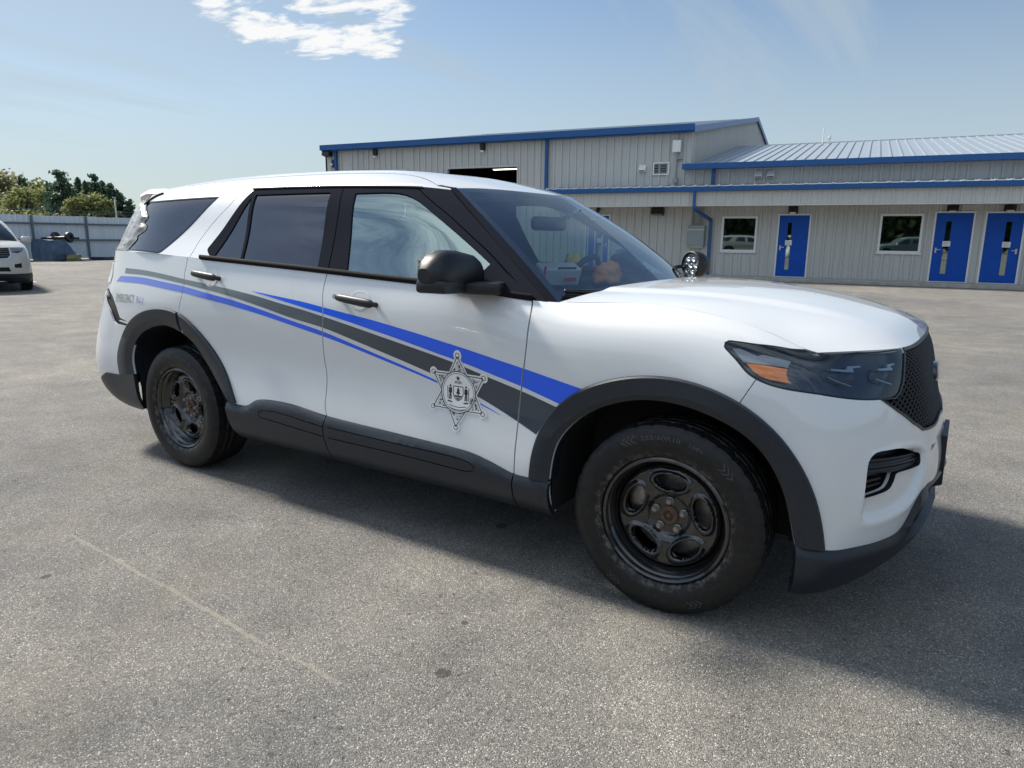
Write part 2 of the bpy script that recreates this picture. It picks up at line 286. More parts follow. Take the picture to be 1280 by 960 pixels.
# traced outlines on the body surfaces, in metres along each surface
FEAT={"ROOF":{"ditch":[[2.3689,0.1392],[2.4941,0.0974],[2.6494,0.008]]},"HOOD":{"gap":[[0.8659,0.0201],[0.9455,0.02],[1.012,0.0068]]},"LOW":{"gap_rear":[[1.9504,0.9207],[1.935,0.8866],[1.9428,0.8624],[1.9397,0.8228],[1.9208,0.7732],[1.9005,0.7299],[1.9009,0.7002],[1.903,0.606]],"gap_mid":[[3.0885,0.9423],[3.0789,0.8932],[3.0792,0.8373],[3.0926,0.7553],[3.0842,0.6766],[3.0784,0.5546],[3.0933,0.4693],[3.0951,0.3071],[3.1209,0.2741],[3.1022,0.2074],[3.1179,0.1457]],"gap_front":[[4.2341,0.9445],[4.2463,0.8487],[4.2472,0.7865],[4.2475,0.7127],[4.2406,0.6475],[4.2276,0.5682],[4.2212,0.4915],[4.218,0.4114],[4.2168,0.305],[4.2188,0.1987],[4.217,0.1384]],"gray_top":[[1.2863,0.8901],[1.5143,0.8893],[1.7717,0.8772],[1.9473,0.8646],[2.1393,0.8548],[2.3821,0.838],[2.5929,0.8175],[2.7761,0.7922],[2.9412,0.7744],[3.0912,0.7531],[3.234,0.7326],[3.5477,0.6817],[3.7489,0.6483],[3.8854,0.6262],[4.0515,0.586],[4.225,0.5489],[4.3937,0.5029]],"gray_bot":[[1.275,0.869],[1.485,0.8703],[1.7118,0.8609],[1.9459,0.8454],[2.2082,0.8243],[2.3867,0.8064],[2.6375,0.7694],[2.8687,0.7304],[3.0871,0.7077],[3.2311,0.6793],[3.5411,0.6145],[3.7537,0.5665],[4.0169,0.4936],[4.2173,0.4176],[4.3085,0.3779]],"bu_top":[[2.5533,0.8374],[2.7102,0.8263],[2.9378,0.8094],[3.0886,0.7929],[3.2323,0.7773],[3.4261,0.7565],[3.6661,0.7229],[3.8878,0.6907],[3.8985,0.6908],[4.2406,0.6415],[4.5049,0.592]],"bu_bot":[[2.5537,0.8357],[2.7117,0.8161],[2.9403,0.7853],[3.0907,0.7659],[3.2339,0.7464],[3.5485,0.6966],[3.8322,0.6459],[3.9416,0.6288],[4.2252,0.5679],[4.4138,0.5156]],"bl_top":[[1.2173,0.8556],[1.4878,0.86],[1.9376,0.8363],[2.2103,0.8083],[2.3882,0.7911],[2.638,0.7556],[2.8683,0.7192],[3.0857,0.6901],[3.2289,0.6607],[3.5388,0.5945],[3.7693,0.5417],[4.0313,0.4674],[4.1263,0.4336]],"bl_bot":[[1.1448,0.8298],[1.4952,0.8318],[1.9273,0.8059],[2.2129,0.7797],[2.3899,0.7616],[2.6377,0.7323],[2.8667,0.6987],[3.083,0.6676],[3.2265,0.6436],[3.5372,0.5809],[3.7831,0.5291],[4.0345,0.4592],[4.1264,0.4323]],"star_balls":[[3.9206,0.6513],[3.7704,0.5837],[3.7718,0.4311],[3.9089,0.3453],[4.0497,0.4139],[4.0508,0.5678]],"star_c":[[3.9066,0.4995]],"text_em":[[1.1565,0.7216],[1.15,0.7166],[1.4186,0.7244],[1.4265,0.7699],[1.1666,0.7649]],"text_911":[[1.4236,0.7238],[1.5258,0.7198]],"arch_f_out":[[4.2936,0.1947],[4.302,0.3326],[4.3421,0.4419],[4.3951,0.5115],[4.5091,0.5994],[4.6445,0.6523],[4.7621,0.6754],[4.8952,0.6797],[5.0341,0.6556],[5.1309,0.6149],[5.2205,0.5386],[5.2872,0.4489],[5.3492,0.3455],[5.3689,0.2922],[5.4045,0.1766]],"arch_f_mid":[[4.3366,0.1978],[4.3565,0.3229],[4.3925,0.399],[4.4545,0.4637],[4.5165,0.5145],[4.6212,0.5708],[4.7443,0.6072],[4.8846,0.6155],[4.9817,0.6053],[5.1115,0.5499],[5.2089,0.462],[5.2655,0.3709],[5.3144,0.2619],[5.3445,0.1826]],"arch_f_in":[[4.3854,0.1942],[4.3949,0.3113],[4.4065,0.3719],[4.4681,0.4467],[4.5178,0.4924],[4.5976,0.536],[4.7064,0.5768],[4.7929,0.5908],[4.9253,0.585],[5.0947,0.5329],[5.1859,0.4643],[5.2482,0.3682],[5.284,0.2664],[5.3094,0.1795]],"arch_r_out":[[1.1811,0.2644],[1.1734,0.4117],[1.282,0.5704],[1.46,0.6633],[1.626,0.7057],[1.7727,0.7169],[1.9105,0.6992],[2.0175,0.6508],[2.1142,0.5901],[2.2073,0.5114],[2.3161,0.3988],[2.4089,0.2448]],"arch_r_in":[[1.3805,0.289],[1.3553,0.4176],[1.4344,0.5237],[1.5871,0.5933],[1.7602,0.6238],[1.8918,0.5987],[1.9968,0.559],[2.1349,0.4367],[2.2551,0.3226],[2.3389,0.2422]],"rock_top":[[2.3248,0.2403],[2.5047,0.2425],[2.5534,0.2776],[2.6338,0.2974],[2.8541,0.302],[3.1205,0.2781],[3.5438,0.2648],[3.9594,0.2518],[4.0659,0.2357],[4.1689,0.209],[4.2168,0.1968],[4.2947,0.1966],[4.3854,0.1911]],"rib_top_r":[[2.6046,0.2283],[2.6504,0.2412],[2.7652,0.2469],[3.1056,0.2237]],"rib_bot_r":[[2.6035,0.2071],[2.7003,0.2],[3.1025,0.18]],"rib_top_f":[[3.1395,0.2268],[3.619,0.221],[3.961,0.217],[4.0377,0.2018]],"rib_bot_f":[[3.1419,0.1783],[3.6172,0.1768],[3.9598,0.1698],[4.0454,0.176]],"headlight":[[5.0281,0.8059],[5.0274,0.8174],[5.0343,0.8246],[5.052,0.8274],[5.1339,0.8455],[5.2393,0.8983],[5.3105,0.9537],[5.3974,0.947],[5.4701,0.9364],[5.5795,0.9314],[5.695,0.9396],[5.7444,0.9339],[5.7469,0.9115],[5.7215,0.8316],[5.701,0.7617],[5.6767,0.7222],[5.6498,0.7051],[5.5971,0.7021],[5.5428,0.7006],[5.4727,0.7006],[5.3697,0.7047],[5.3566,0.7059],[5.2575,0.7056],[5.1976,0.7105],[5.1494,0.7222],[5.1131,0.7389],[5.0735,0.7715],[5.0422,0.7945]],"amber":[[5.1032,0.7651],[5.2464,0.7869],[5.2453,0.7623],[5.2529,0.7394],[5.2653,0.728],[5.1892,0.7254],[5.1545,0.7322],[5.129,0.7441]],"mark_lamp":[[5.0459,0.8085],[5.0712,0.8157],[5.1351,0.8035],[5.1467,0.8163],[5.2567,0.8356],[5.2494,0.7951],[5.1143,0.7689],[5.0908,0.7685]],"grille_side":[[5.7653,0.9236],[5.752,0.9122],[5.7252,0.8311],[5.7049,0.7611],[5.6797,0.717],[5.6517,0.6978],[5.5774,0.6949],[5.6514,0.6331],[5.7564,0.56],[5.7968,0.5402],[5.8367,0.5167]],"grille_bot":[[5.8367,0.5167],[5.9331,0.5023],[6.0569,0.4936],[6.1838,0.5107]],"hood_lead":[[5.302,0.9537],[5.3965,0.9537],[5.4681,0.9537],[5.5789,0.9433],[5.698,0.9537],[5.8478,0.9537],[6.0677,0.9537]],"fog":[[5.5051,0.3258],[5.506,0.3851],[5.5071,0.4293],[5.5151,0.4517],[5.5363,0.4708],[5.575,0.4772],[5.6668,0.4766],[5.7529,0.4495],[5.7913,0.4349],[5.7861,0.3992],[5.7435,0.3947],[5.6416,0.3906],[5.629,0.3675],[5.6091,0.3427],[5.554,0.3311]],"fog_slat":[[5.5151,0.4517],[5.5936,0.4492],[5.7529,0.4495],[5.7913,0.4349],[5.7861,0.3992],[5.7435,0.3947],[5.6416,0.3906],[5.5704,0.3947],[5.5071,0.3913]],"airhole":[[5.9231,0.4417],[6.0054,0.4329],[5.9065,0.4205]],"low_top":[[5.3116,0.1864],[5.4073,0.1745],[5.4526,0.1704],[5.5214,0.1718],[5.5961,0.1705],[5.6937,0.1764],[5.7228,0.1846],[5.734,0.2107],[5.762,0.268],[5.7988,0.3],[5.8756,0.3134]],"low_cham":[[5.3154,0.17],[5.4207,0.1539],[5.533,0.1532],[5.6687,0.1507],[5.7719,0.1384]],"low_bot":[[5.3588,0.0],[5.5152,0.0],[5.6268,0.0],[5.651,0.0365],[5.7753,0.0647],[5.828,0.1132],[5.9072,0.1455]],"fb_gap":[[5.1033,0.6259],[5.1437,0.7157]],"rear_gap":[[0.962,0.7793],[1.008,0.7851],[1.0978,0.7448],[1.1548,0.6897],[1.2055,0.6249],[1.3073,0.6085],[1.1942,0.6097],[1.1648,0.6131],[1.1094,0.6639],[1.0438,0.7179]],"rear_low":[[1.0515,0.2578],[1.1804,0.2617],[1.3805,0.289],[1.4056,0.0895],[1.1076,0.05]],"tail_seam":[[1.0478,0.8984],[1.1027,0.872],[1.0759,0.8517],[1.0017,0.8245]],"handle_f":[[3.1924,0.8413],[3.4523,0.8194]],"handle_r":[[2.0479,0.8924],[2.2837,0.8787]],"cup_f":[[3.3285,0.8418]],"cup_r":[[2.1884,0.8914]],"fuel":[[1.1854,0.8674]]},"GREEN":{"gap_rear_up":[[1.1189,0.5155],[1.0826,0.4201],[1.0144,0.3305],[0.9563,0.2399],[0.9189,0.1389],[0.9096,0.0429]],"rwin_out":[[1.2108,0.5222],[1.0254,0.0829],[1.0534,0.0419],[1.1167,0.0018],[2.0127,0.0],[2.0356,0.0067],[1.8874,0.5156]],"qlite":[[1.2358,0.4664],[1.1118,0.0344],[1.1354,0.0184],[1.3429,0.0212]],"rglass":[[1.2606,0.4815],[1.8462,0.4896],[1.9375,0.0126],[1.3607,0.0199]],"fglass":[[2.027,0.4843],[2.2358,0.4917],[2.3779,0.4852],[2.4901,0.4487],[2.5673,0.3718],[2.7027,0.1612],[2.7518,0.0213],[2.7247,0.0],[2.4402,0.0],[2.1136,0.0043]],"gap_mid_up":[[1.917,0.5155],[1.9578,0.375],[2.0073,0.0]],"black_top":[[1.2041,0.5258],[1.6167,0.5261],[1.8558,0.5266],[2.5112,0.5324]],"afr_line":[[2.5149,0.531],[2.5972,0.4485],[2.667,0.3534],[2.7042,0.263],[2.7466,0.1702],[2.7464,0.1573],[2.7637,0.076],[2.7769,0.0]],"white_bot":[[1.1201,0.0],[2.0135,0.0],[2.4404,0.0],[2.6392,0.0],[2.7357,0.0],[2.7758,0.0]],"qglass":[[0.111,0.4879],[0.928,0.4741],[0.6225,0.0127],[0.585,0.0],[0.17,0.0196]],"qseam":[[0.2724,0.4801],[0.2485,0.3513]]},"WIND":{"apil":[[0.86,0.0],[0.716,0.0],[0.5731,0.0037],[0.4157,0.0157],[0.1979,0.0267],[0.1441,0.0155],[0.0,0.0298]],"glass_bot":[[0.0005,0.0318],[0.025,0.151],[0.0674,0.3576]]}}
# ---------------------------------------------------------------- panels cut out of the body surfaces
def dens(P,step,closed=True):
    P=np.array(P,float); Q=[]
    n=len(P)
    for i in range(n if closed else n-1):
        a,b=P[i],P[(i+1)%n]; k=max(1,int(np.ceil(np.linalg.norm(b-a)/step)))
        for j in range(k): Q.append(a+(b-a)*j/k)
    if not closed: Q.append(P[-1])
    return np.array(Q)
def smooth(P,step=.02,closed=False,corner=()):
    """Catmull-Rom through P, straight into points listed in corner"""
    P=np.array(P,float); n=len(P); out=[]
    for i in range(n if closed else n-1):
        p1,p2=P[i],P[(i+1)%n]
        p0=P[i-1] if (i>0 or closed) else 2*p1-p2
        p3=P[(i+2)%n] if (i+2<n or closed) else 2*p2-p1
        if i in corner: p0=2*p1-p2
        if (i+1)%n in corner: p3=2*p2-p1
        d=max(np.linalg.norm(p2-p1),1e-6); k=max(1,int(np.ceil(d/step)))
        m1=(p2-p0)/2; m2=(p3-p1)/2
        for m_ in (m1,m2):
            l=np.linalg.norm(m_)
            if l>d: m_*=d/l
        for j in range(k):
            t=j/k; out.append((2*t**3-3*t**2+1)*p1+(t**3-2*t**2+t)*m1+(-2*t**3+3*t**2)*p2+(t**3-t**2)*m2)
    if not closed: out.append(P[-1])
    return np.array(out)
def relax(P,n,it=6,closed=False):
    """even resample to n points and iron out tracing noise"""
    P=np.array(P,float)
    if closed: P=np.vstack([P,P[:1]])
    s=np.concatenate([[0],np.cumsum(np.linalg.norm(np.diff(P,axis=0),axis=1))]); t=np.linspace(0,s[-1],n)
    Q=np.stack([np.interp(t,s,P[:,k]) for k in range(2)],1)
    for _ in range(it): Q[1:-1]=.5*Q[1:-1]+.25*(Q[:-2]+Q[2:])
    return Q
def pin(poly,pts):
    x,y=pts[:,0],pts[:,1]; r=np.zeros(len(pts),bool); n=len(poly)
    for i in range(n):
        x1,y1=poly[i]; x2,y2=poly[(i+1)%n]
        if y1==y2: continue
        c=((y1>y)!=(y2>y))&(x<(x2-x1)*(y-y1)/(y2-y1)+x1); r^=c
    return r
def ribbon(line,h):
    L=np.array(line,float); t=np.gradient(L,axis=0); t/=np.linalg.norm(t,axis=1)[:,None]+1e-12
    n=np.stack([-t[:,1],t[:,0]],1); hh=np.array(h)[...,None] if np.ndim(h) else h
    return np.vstack([L+n*hh,(L-n*hh)[::-1]])
def grow(poly,d):
    P=np.array(poly,float); n=len(P)
    area=.5*np.sum(P[:,0]*np.roll(P[:,1],-1)-np.roll(P[:,0],-1)*P[:,1])
    a=np.roll(P,-1,0)-P; a/=np.linalg.norm(a,axis=1)[:,None]+1e-12
    nn=np.stack([a[:,1],-a[:,0]],1)*(1 if area>0 else -1)
    v=nn+np.roll(nn,1,0); v/=np.maximum(np.linalg.norm(v,axis=1)[:,None],.35)
    return P+v*d
def ellipse(c,a,b,n=24,rot=0):
    t=np.linspace(0,2*np.pi,n,endpoint=False); x=a*np.cos(t); y=b*np.sin(t)
    return np.stack([c[0]+x*np.cos(rot)-y*np.sin(rot),c[1]+x*np.sin(rot)+y*np.cos(rot)],1)
def seg_dist(pts,polys):
    d=np.full(len(pts),9.0)
    for P in polys:
        Q=dens(P,.015); 
        for i in range(0,len(Q),400):
            q=Q[i:i+400]; dd=np.sqrt(((pts[:,None,:]-q[None])**2).sum(2)).min(1); d=np.minimum(d,dd)
    return d
class Part:
    """collects pieces of surface into one mesh"""
    def __init__(s): s.V=[];s.F=[];s.M=[];s.sharp=set();s.n=0;s.NV={};s.C=[]
    def add(s,V,F,mi=0):
        s.V.append(np.asarray(V,float)); s.F+=[tuple(int(a)+s.n for a in f) for f in F]; s.M+=[mi]*len(F); s.C+=[False]*len(F); s.n+=len(V)
    def region(s,patch,inc,exc=(),step=.03,off=0.0,rim=.012,mi=0,soft=False):
        inc=[np.array(p,float) for p in inc]; exc=[np.array(p,float) for p in exc]
        b0=np.max([p.min(0) for p in inc],axis=0); b1=np.min([p.max(0) for p in inc],axis=0)
        gx=np.arange(b0[0]+step/2,b1[0],step); gy=np.arange(b0[1]+step/2,b1[1],step)
        exc=[p for p in exc if (p.max(0)>b0-1e-3).all() and (p.min(0)<b1+1e-3).all()]
        polys=inc+exc
        v2=[];ed=[]
        for P in polys:
            Q=dens(P,step); k=len(v2); v2+=[tuple(q) for q in Q]; ed+=[(k+i,k+(i+1)%len(Q)) for i in range(len(Q))]
        if len(gx) and len(gy):
            g=np.stack(np.meshgrid(gx,gy,indexing='ij'),-1).reshape(-1,2); g[:,0]+=((np.arange(len(g))%2)-.5)*step*.3
            ok=pin(inc[0],g)
            for p in inc[1:]: ok&=pin(p,g)
            for p in exc: ok&=~pin(p,g)
            g=g[ok]
            if len(g): g=g[seg_dist(g,polys)>step*.45]; v2+=[tuple(q) for q in g]
        r=delaunay_2d_cdt([Vector(p) for p in v2],ed,[],0,1e-5)
        uv=np.array([(p.x,p.y) for p in r[0]]); T=[f for f in r[2]]
        T=np.array([f for f in T if len(f)==3]); c=uv[T].mean(1)
        ok=np.ones(len(T),bool)
        for p in inc: ok&=pin(p,c)
        for p in exc: ok&=~pin(p,c)
        a=uv[T]; area=np.abs((a[:,1,0]-a[:,0,0])*(a[:,2,1]-a[:,0,1])-(a[:,1,1]-a[:,0,1])*(a[:,2,0]-a[:,0,0]))
        T=T[ok&(area>1e-9)]
        if not len(T): return s
        used=np.unique(T); m=-np.ones(len(uv),int); m[used]=np.arange(len(used)); uv=uv[used]; T=m[T]
        P=patch.P(uv); N=patch.N(uv); o=off(uv) if callable(off) else off
        P=P+N*(np.asarray(o)[:,None] if np.ndim(o) else o)
        # orient triangles along the outward normal
        fn=np.cross(P[T[:,1]]-P[T[:,0]],P[T[:,2]]-P[T[:,0]]); fl=np.einsum('ij,ij->i',fn,N[T[:,0]])<0
        T[fl]=T[fl][:,::-1]
        s._rim(P,N,T,rim,mi,not callable(off) or soft); return s
    def _rim(s,P,N,T,rim,mi,cust=True):
        k0=s.n; s.add(P,T,mi)
        if cust:
            s.C[-len(T):]=[True]*len(T)
            for i,nn in enumerate(N): s.NV[k0+i]=nn
        if rim:
            E={}
            for t in T.tolist():
                for a,b in ((t[0],t[1]),(t[1],t[2]),(t[2],t[0])):
                    if (b,a) in E: del E[(b,a)]
                    else: E[(a,b)]=1
            bv=sorted({v for e in E for v in e}); idx={v:i for i,v in enumerate(bv)}
            k1=s.n; s.add(P[bv]-N[bv]*rim,[],mi)
            F=[(b+k0,a+k0,idx[a]+k1,idx[b]+k1) for a,b in E]
            s.F+=F; s.M+=[mi]*len(F); s.C+=[False]*len(F)
            for a,b in E: s.sharp.add((min(a,b)+k0,max(a,b)+k0))
    def loft(s,rings,mi=0,closed=False):
        R_=[np.asarray(r) for r in rings]; n=len(R_[0]); k=s.n
        F=[]
        for i in range(len(R_)-1):
            for j in range(n if closed else n-1):
                j2=(j+1)%n; F.append((i*n+j,i*n+j2,(i+1)*n+j2,(i+1)*n+j))
        s.add(np.vstack(R_),F,mi); return s
    def mirror(s):
        V=np.vstack(s.V); n=s.n; s.V.append(V*[1,-1,1]); F=list(s.F); s.F+=[tuple(a+n for a in f[::-1]) for f in F]; s.M+=list(s.M); s.C+=list(s.C); s.NV.update({k+n:v*np.array([1,-1,1]) for k,v in list(s.NV.items())})
        s.sharp|={(a+n,b+n) for a,b in s.sharp}; s.n*=2; return s
    def build(s,name,mat,parent=None,flip=False,smooth=True,angle=None):
        V=np.vstack(s.V); F=s.F
        if flip: V=V*[1,-1,1]; F=[f[::-1] for f in F]
        o=mesh_obj(name,V,F,None,parent,smooth,mats=mat if isinstance(mat,(list,tuple)) else [mat],midx=s.M); me=o.data
        if s.sharp:
            key={tuple(sorted(e.vertices)):e.index for e in me.edges}
            a=np.zeros(len(me.edges),bool)
            for e in s.sharp:
                if e in key: a[key[e]]=True
            at=me.attributes.new('sharp_edge','BOOLEAN','EDGE'); at.data.foreach_set('value',a)
        if angle is not None: me.set_sharp_from_angle(angle=angle)
        if s.NV and any(s.C) and smooth:
            cn=np.zeros(len(me.loops)*3,np.float32); me.corner_normals.foreach_get('vector',cn); cn=cn.reshape(-1,3)
            sg=np.array([1,-1,1]) if flip else np.array([1,1,1]); k=0
            for f,c in zip(F,s.C):
                if c:
                    for j,v in enumerate(f):
                        if v in s.NV: cn[k+j]=s.NV[v]*sg
                k+=len(f)
            me.normals_split_custom_set([tuple(x) for x in cn.tolist()])
        return o
class Flat:
    """planar surface with a relief function, for wheel discs and badges"""
    def __init__(s,f): s.f=f
    def P(s,uv): uv=np.atleast_2d(uv); return np.stack([uv[:,0],uv[:,1],s.f(uv)],1)
    def N(s,uv):
        uv=np.atleast_2d(uv); e=1e-3; a=(s.f(uv+[e,0])-s.f(uv-[e,0]))/(2*e); b=(s.f(uv+[0,e])-s.f(uv-[0,e]))/(2*e)
        n=np.stack([-a,-b,np.ones(len(a))],1); return n/np.linalg.norm(n,axis=1)[:,None]
def text_mesh(txt,size=1.0,shear=0.0,depth=0.0,bold=0.0):
    cu=bpy.data.curves.new('txt','FONT'); cu.body=txt; cu.size=size; cu.shear=shear; cu.extrude=depth; cu.resolution_u=3; cu.offset=bold; cu.align_x='LEFT'
    o=bpy.data.objects.new('txt',cu); COL.objects.link(o)
    dg=bpy.context.evaluated_depsgraph_get(); me=o.evaluated_get(dg).to_mesh()
    V=np.array([v.co[:] for v in me.vertices]); F=[tuple(p.vertices) for p in me.polygons]
    o.evaluated_get(dg).to_mesh_clear(); bpy.data.objects.remove(o); bpy.data.curves.remove(cu)
    return V,F
def sstep(x,a,b):
    t=np.clip((x-a)/(b-a),0,1); return t*t*(3-2*t)
# ---------------------------------------------------------------- materials of the patrol car
def glass_mat(name,tint,r0=.08,rough=0.0,gcol=(1,1,1)):
    """thin pane: tinted see-through with a mirror coat that grows towards grazing angles"""
    m=bpy.data.materials.new(name); m.use_nodes=True; t=m.node_tree; t.nodes.clear(); L=t.links.new
    tr=t.nodes.new('ShaderNodeBsdfTransparent'); tr.inputs[0].default_value=(*tint,1)
    gl=t.nodes.new('ShaderNodeBsdfGlossy'); gl.inputs['Roughness'].default_value=rough; gl.inputs[0].default_value=(*gcol,1)
    lw=t.nodes.new('ShaderNodeLayerWeight'); lw.inputs[0].default_value=.5
    pw=t.nodes.new('ShaderNodeMath'); pw.operation='POWER'; pw.inputs[1].default_value=4.5; L(lw.outputs['Facing'],pw.inputs[0])
    ad=t.nodes.new('ShaderNodeMath'); ad.operation='MULTIPLY_ADD'; ad.inputs[1].default_value=1-r0; ad.inputs[2].default_value=r0; ad.use_clamp=True; L(pw.outputs[0],ad.inputs[0])
    mx=t.nodes.new('ShaderNodeMixShader'); L(ad.outputs[0],mx.inputs[0]); L(tr.outputs[0],mx.inputs[1]); L(gl.outputs[0],mx.inputs[2])
    o=t.nodes.new('ShaderNodeOutputMaterial'); L(mx.outputs[0],o.inputs[0]); return m
M={}
M['white']=pbr('white_paint',(.68,.695,.71),.34,coat=1,coatr=.04,dirt=((.42,.40,.36),2.2,.58,.9,.35),bump=(900,.02,.0004))
M['gap']=pbr('dark_shell',(.008,.008,.009),.8)
M['clad']=pbr('grey_black_plastic',(.011,.016,.024),.40,spec=.5,noise=(60,.25),dirt=((.07,.072,.075),6,.58,.9,.4),bump=(700,.25,.0006))
M['black']=pbr('satin_black_trim',(.010,.011,.014),.14,spec=.4)
M['rubber']=pbr('black_rubber',(.010,.010,.012),.75,spec=.12)
M['pillar']=pbr('pillar_black',(.020,.022,.029),.55,spec=.0)
M['matte']=pbr('matte_black_plastic',(.008,.009,.012),.45,bump=(500,.2,.0005))
M['glass']=glass_mat('clear_glass',(.66,.84,.78),.34,gcol=(.84,1,.95))
M['wind']=glass_mat('windshield_glass',(.80,.89,.90),.20,gcol=(.88,.95,1))
M['tint']=glass_mat('tinted_glass',(.05,.052,.058),.17,rough=.03,gcol=(1,.95,.93))
M['blue_even']=pbr('even_blue_vinyl',(.02,.10,.55),.35,coat=.5)
def sheen_vinyl(name,c0,c1,x0,x1):  # cloud reflection painted into the stripe colour: paler towards the rear
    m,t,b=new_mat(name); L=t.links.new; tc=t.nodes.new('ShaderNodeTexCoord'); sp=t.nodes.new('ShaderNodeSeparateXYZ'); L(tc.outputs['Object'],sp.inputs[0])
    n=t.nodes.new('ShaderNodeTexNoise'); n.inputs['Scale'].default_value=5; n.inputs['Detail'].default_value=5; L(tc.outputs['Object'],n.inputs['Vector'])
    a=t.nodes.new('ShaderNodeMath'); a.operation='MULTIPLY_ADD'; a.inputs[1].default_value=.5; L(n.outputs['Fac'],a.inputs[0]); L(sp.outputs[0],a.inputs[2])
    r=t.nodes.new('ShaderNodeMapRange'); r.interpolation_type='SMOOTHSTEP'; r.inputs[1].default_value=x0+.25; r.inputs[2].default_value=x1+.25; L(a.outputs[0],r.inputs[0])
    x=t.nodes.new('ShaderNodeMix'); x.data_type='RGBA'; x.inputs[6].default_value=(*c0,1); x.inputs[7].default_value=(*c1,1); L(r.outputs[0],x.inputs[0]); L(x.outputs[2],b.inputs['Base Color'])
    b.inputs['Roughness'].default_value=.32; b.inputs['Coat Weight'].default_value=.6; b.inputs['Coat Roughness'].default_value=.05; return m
M['blue']=sheen_vinyl('blue_vinyl',(.15,.22,.72),(.0,.105,.86),-3.1,-1.9)
M['grey']=sheen_vinyl('charcoal_vinyl',(.17,.195,.205),(.032,.046,.068),-3.0,-1.1)
M['wvinyl']=pbr('white_vinyl',(.80,.80,.80),.35,coat=.6)
M['ink']=pbr('black_ink',(.02,.022,.03),.4)
M['inkgrey']=pbr('worn_ink',(.26,.29,.31),.5,noise=(60,.6))
M['inkblue']=pbr('worn_blue_ink',(.18,.22,.6),.5,noise=(60,.5))
M['wheel']=pbr('black_steel',(.004,.0045,.006),.22,spec=.6,coat=.8,dirt=((.06,.052,.045),16,.60,.82,.4),bump=(120,.08,.0008))
M['lens']=glass_mat('lamp_lens',(.85,.89,.93),.065,gcol=(.85,.93,1))
M['lampblk']=pbr('lamp_inside',(.006,.010,.022),.25)
M['chrome']=pbr('chrome',(.75,.76,.78),.12,metal=1)
M['drl']=pbr('light_guide',(.30,.33,.37),.25,metal=.6)
M['amber']=pbr('amber_reflector',(.95,.24,.015),.35)
M['lampgrey']=pbr('grey_lamp_insert',(.22,.24,.26),.35,coat=.6)
M['nut']=pbr('dull_steel',(.30,.28,.25),.45,metal=.6,noise=(90,.4))
M['rust']=pbr('rusty_hub',(.085,.048,.030),.7,noise=(70,.5))
M['disc']=pbr('brake_disc',(.25,.24,.23),.45,metal=.9,noise=(40,.3))
M['seat']=pbr('dark_fabric',(.03,.033,.038),.85)
M['dash']=pbr('dashboard_plastic',(.035,.04,.045),.6)
M['red']=pbr('red_plastic',(.4,.03,.03),.35)
def tyre_mat():
    m,t,b=new_mat('tyre_rubber'); L=t.links.new
    b.inputs['Roughness'].default_value=.48; b.inputs['Specular IOR Level'].default_value=.35
    tc=t.nodes.new('ShaderNodeTexCoord'); sp=t.nodes.new('ShaderNodeSeparateXYZ'); L(tc.outputs['Object'],sp.inputs[0])
    cb=t.nodes.new('ShaderNodeCombineXYZ'); L(sp.outputs[0],cb.inputs[0]); L(sp.outputs[2],cb.inputs[1])
    ln=t.nodes.new('ShaderNodeVectorMath'); ln.operation='LENGTH'; L(cb.outputs[0],ln.inputs[0])
    ns=t.nodes.new('ShaderNodeTexNoise'); ns.inputs['Scale'].default_value=40; ns.inputs['Detail'].default_value=8; ns.inputs['Roughness'].default_value=.7; L(tc.outputs['Object'],ns.inputs['Vector'])
    def mr(x,a,b_,c=0,d=1):
        n=t.nodes.new('ShaderNodeMapRange'); n.interpolation_type='SMOOTHSTEP'
        for i,v in ((1,a),(2,b_),(3,c),(4,d)): n.inputs[i].default_value=v
        L(x,n.inputs[0]); return n.outputs[0]
    def mul(a,b_):
        n=t.nodes.new('ShaderNodeMath'); n.operation='MULTIPLY'
        for i,v in ((0,a),(1,b_)):
            if isinstance(v,float): n.inputs[i].default_value=v
            else: L(v,n.inputs[i])
        return n.outputs[0]
    # road film on the bead next to the rim, and a brown film on the rest
    bead=mul(mul(mr(ln.outputs['Value'],.278,.252),mr(ns.outputs['Fac'],.44,.70)),.75)
    film=mul(mr(ns.outputs['Fac'],.40,.72),.45)
    x1=t.nodes.new('ShaderNodeMix'); x1.data_type='RGBA'; x1.inputs[6].default_value=(.008,.008,.009,1); x1.inputs[7].default_value=(.030,.027,.024,1); L(film,x1.inputs[0])
    x2=t.nodes.new('ShaderNodeMix'); x2.data_type='RGBA'; L(x1.outputs[2],x2.inputs[6]); x2.inputs[7].default_value=(.17,.155,.135,1); L(bead,x2.inputs[0])
    L(x2.outputs[2],b.inputs['Base Color'])
    n2=t.nodes.new('ShaderNodeTexNoise'); n2.inputs['Scale'].default_value=160; L(tc.outputs['Object'],n2.inputs['Vector'])
    u=t.nodes.new('ShaderNodeBump'); u.inputs['Strength'].default_value=.3; u.inputs['Distance'].default_value=.001; L(n2.outputs['Fac'],u.inputs['Height']); L(u.outputs[0],b.inputs['Normal'])
    return m
M['tyre']=tyre_mat()
M['tyretext']=pbr('raised_rubber',(.05,.05,.053),.45)
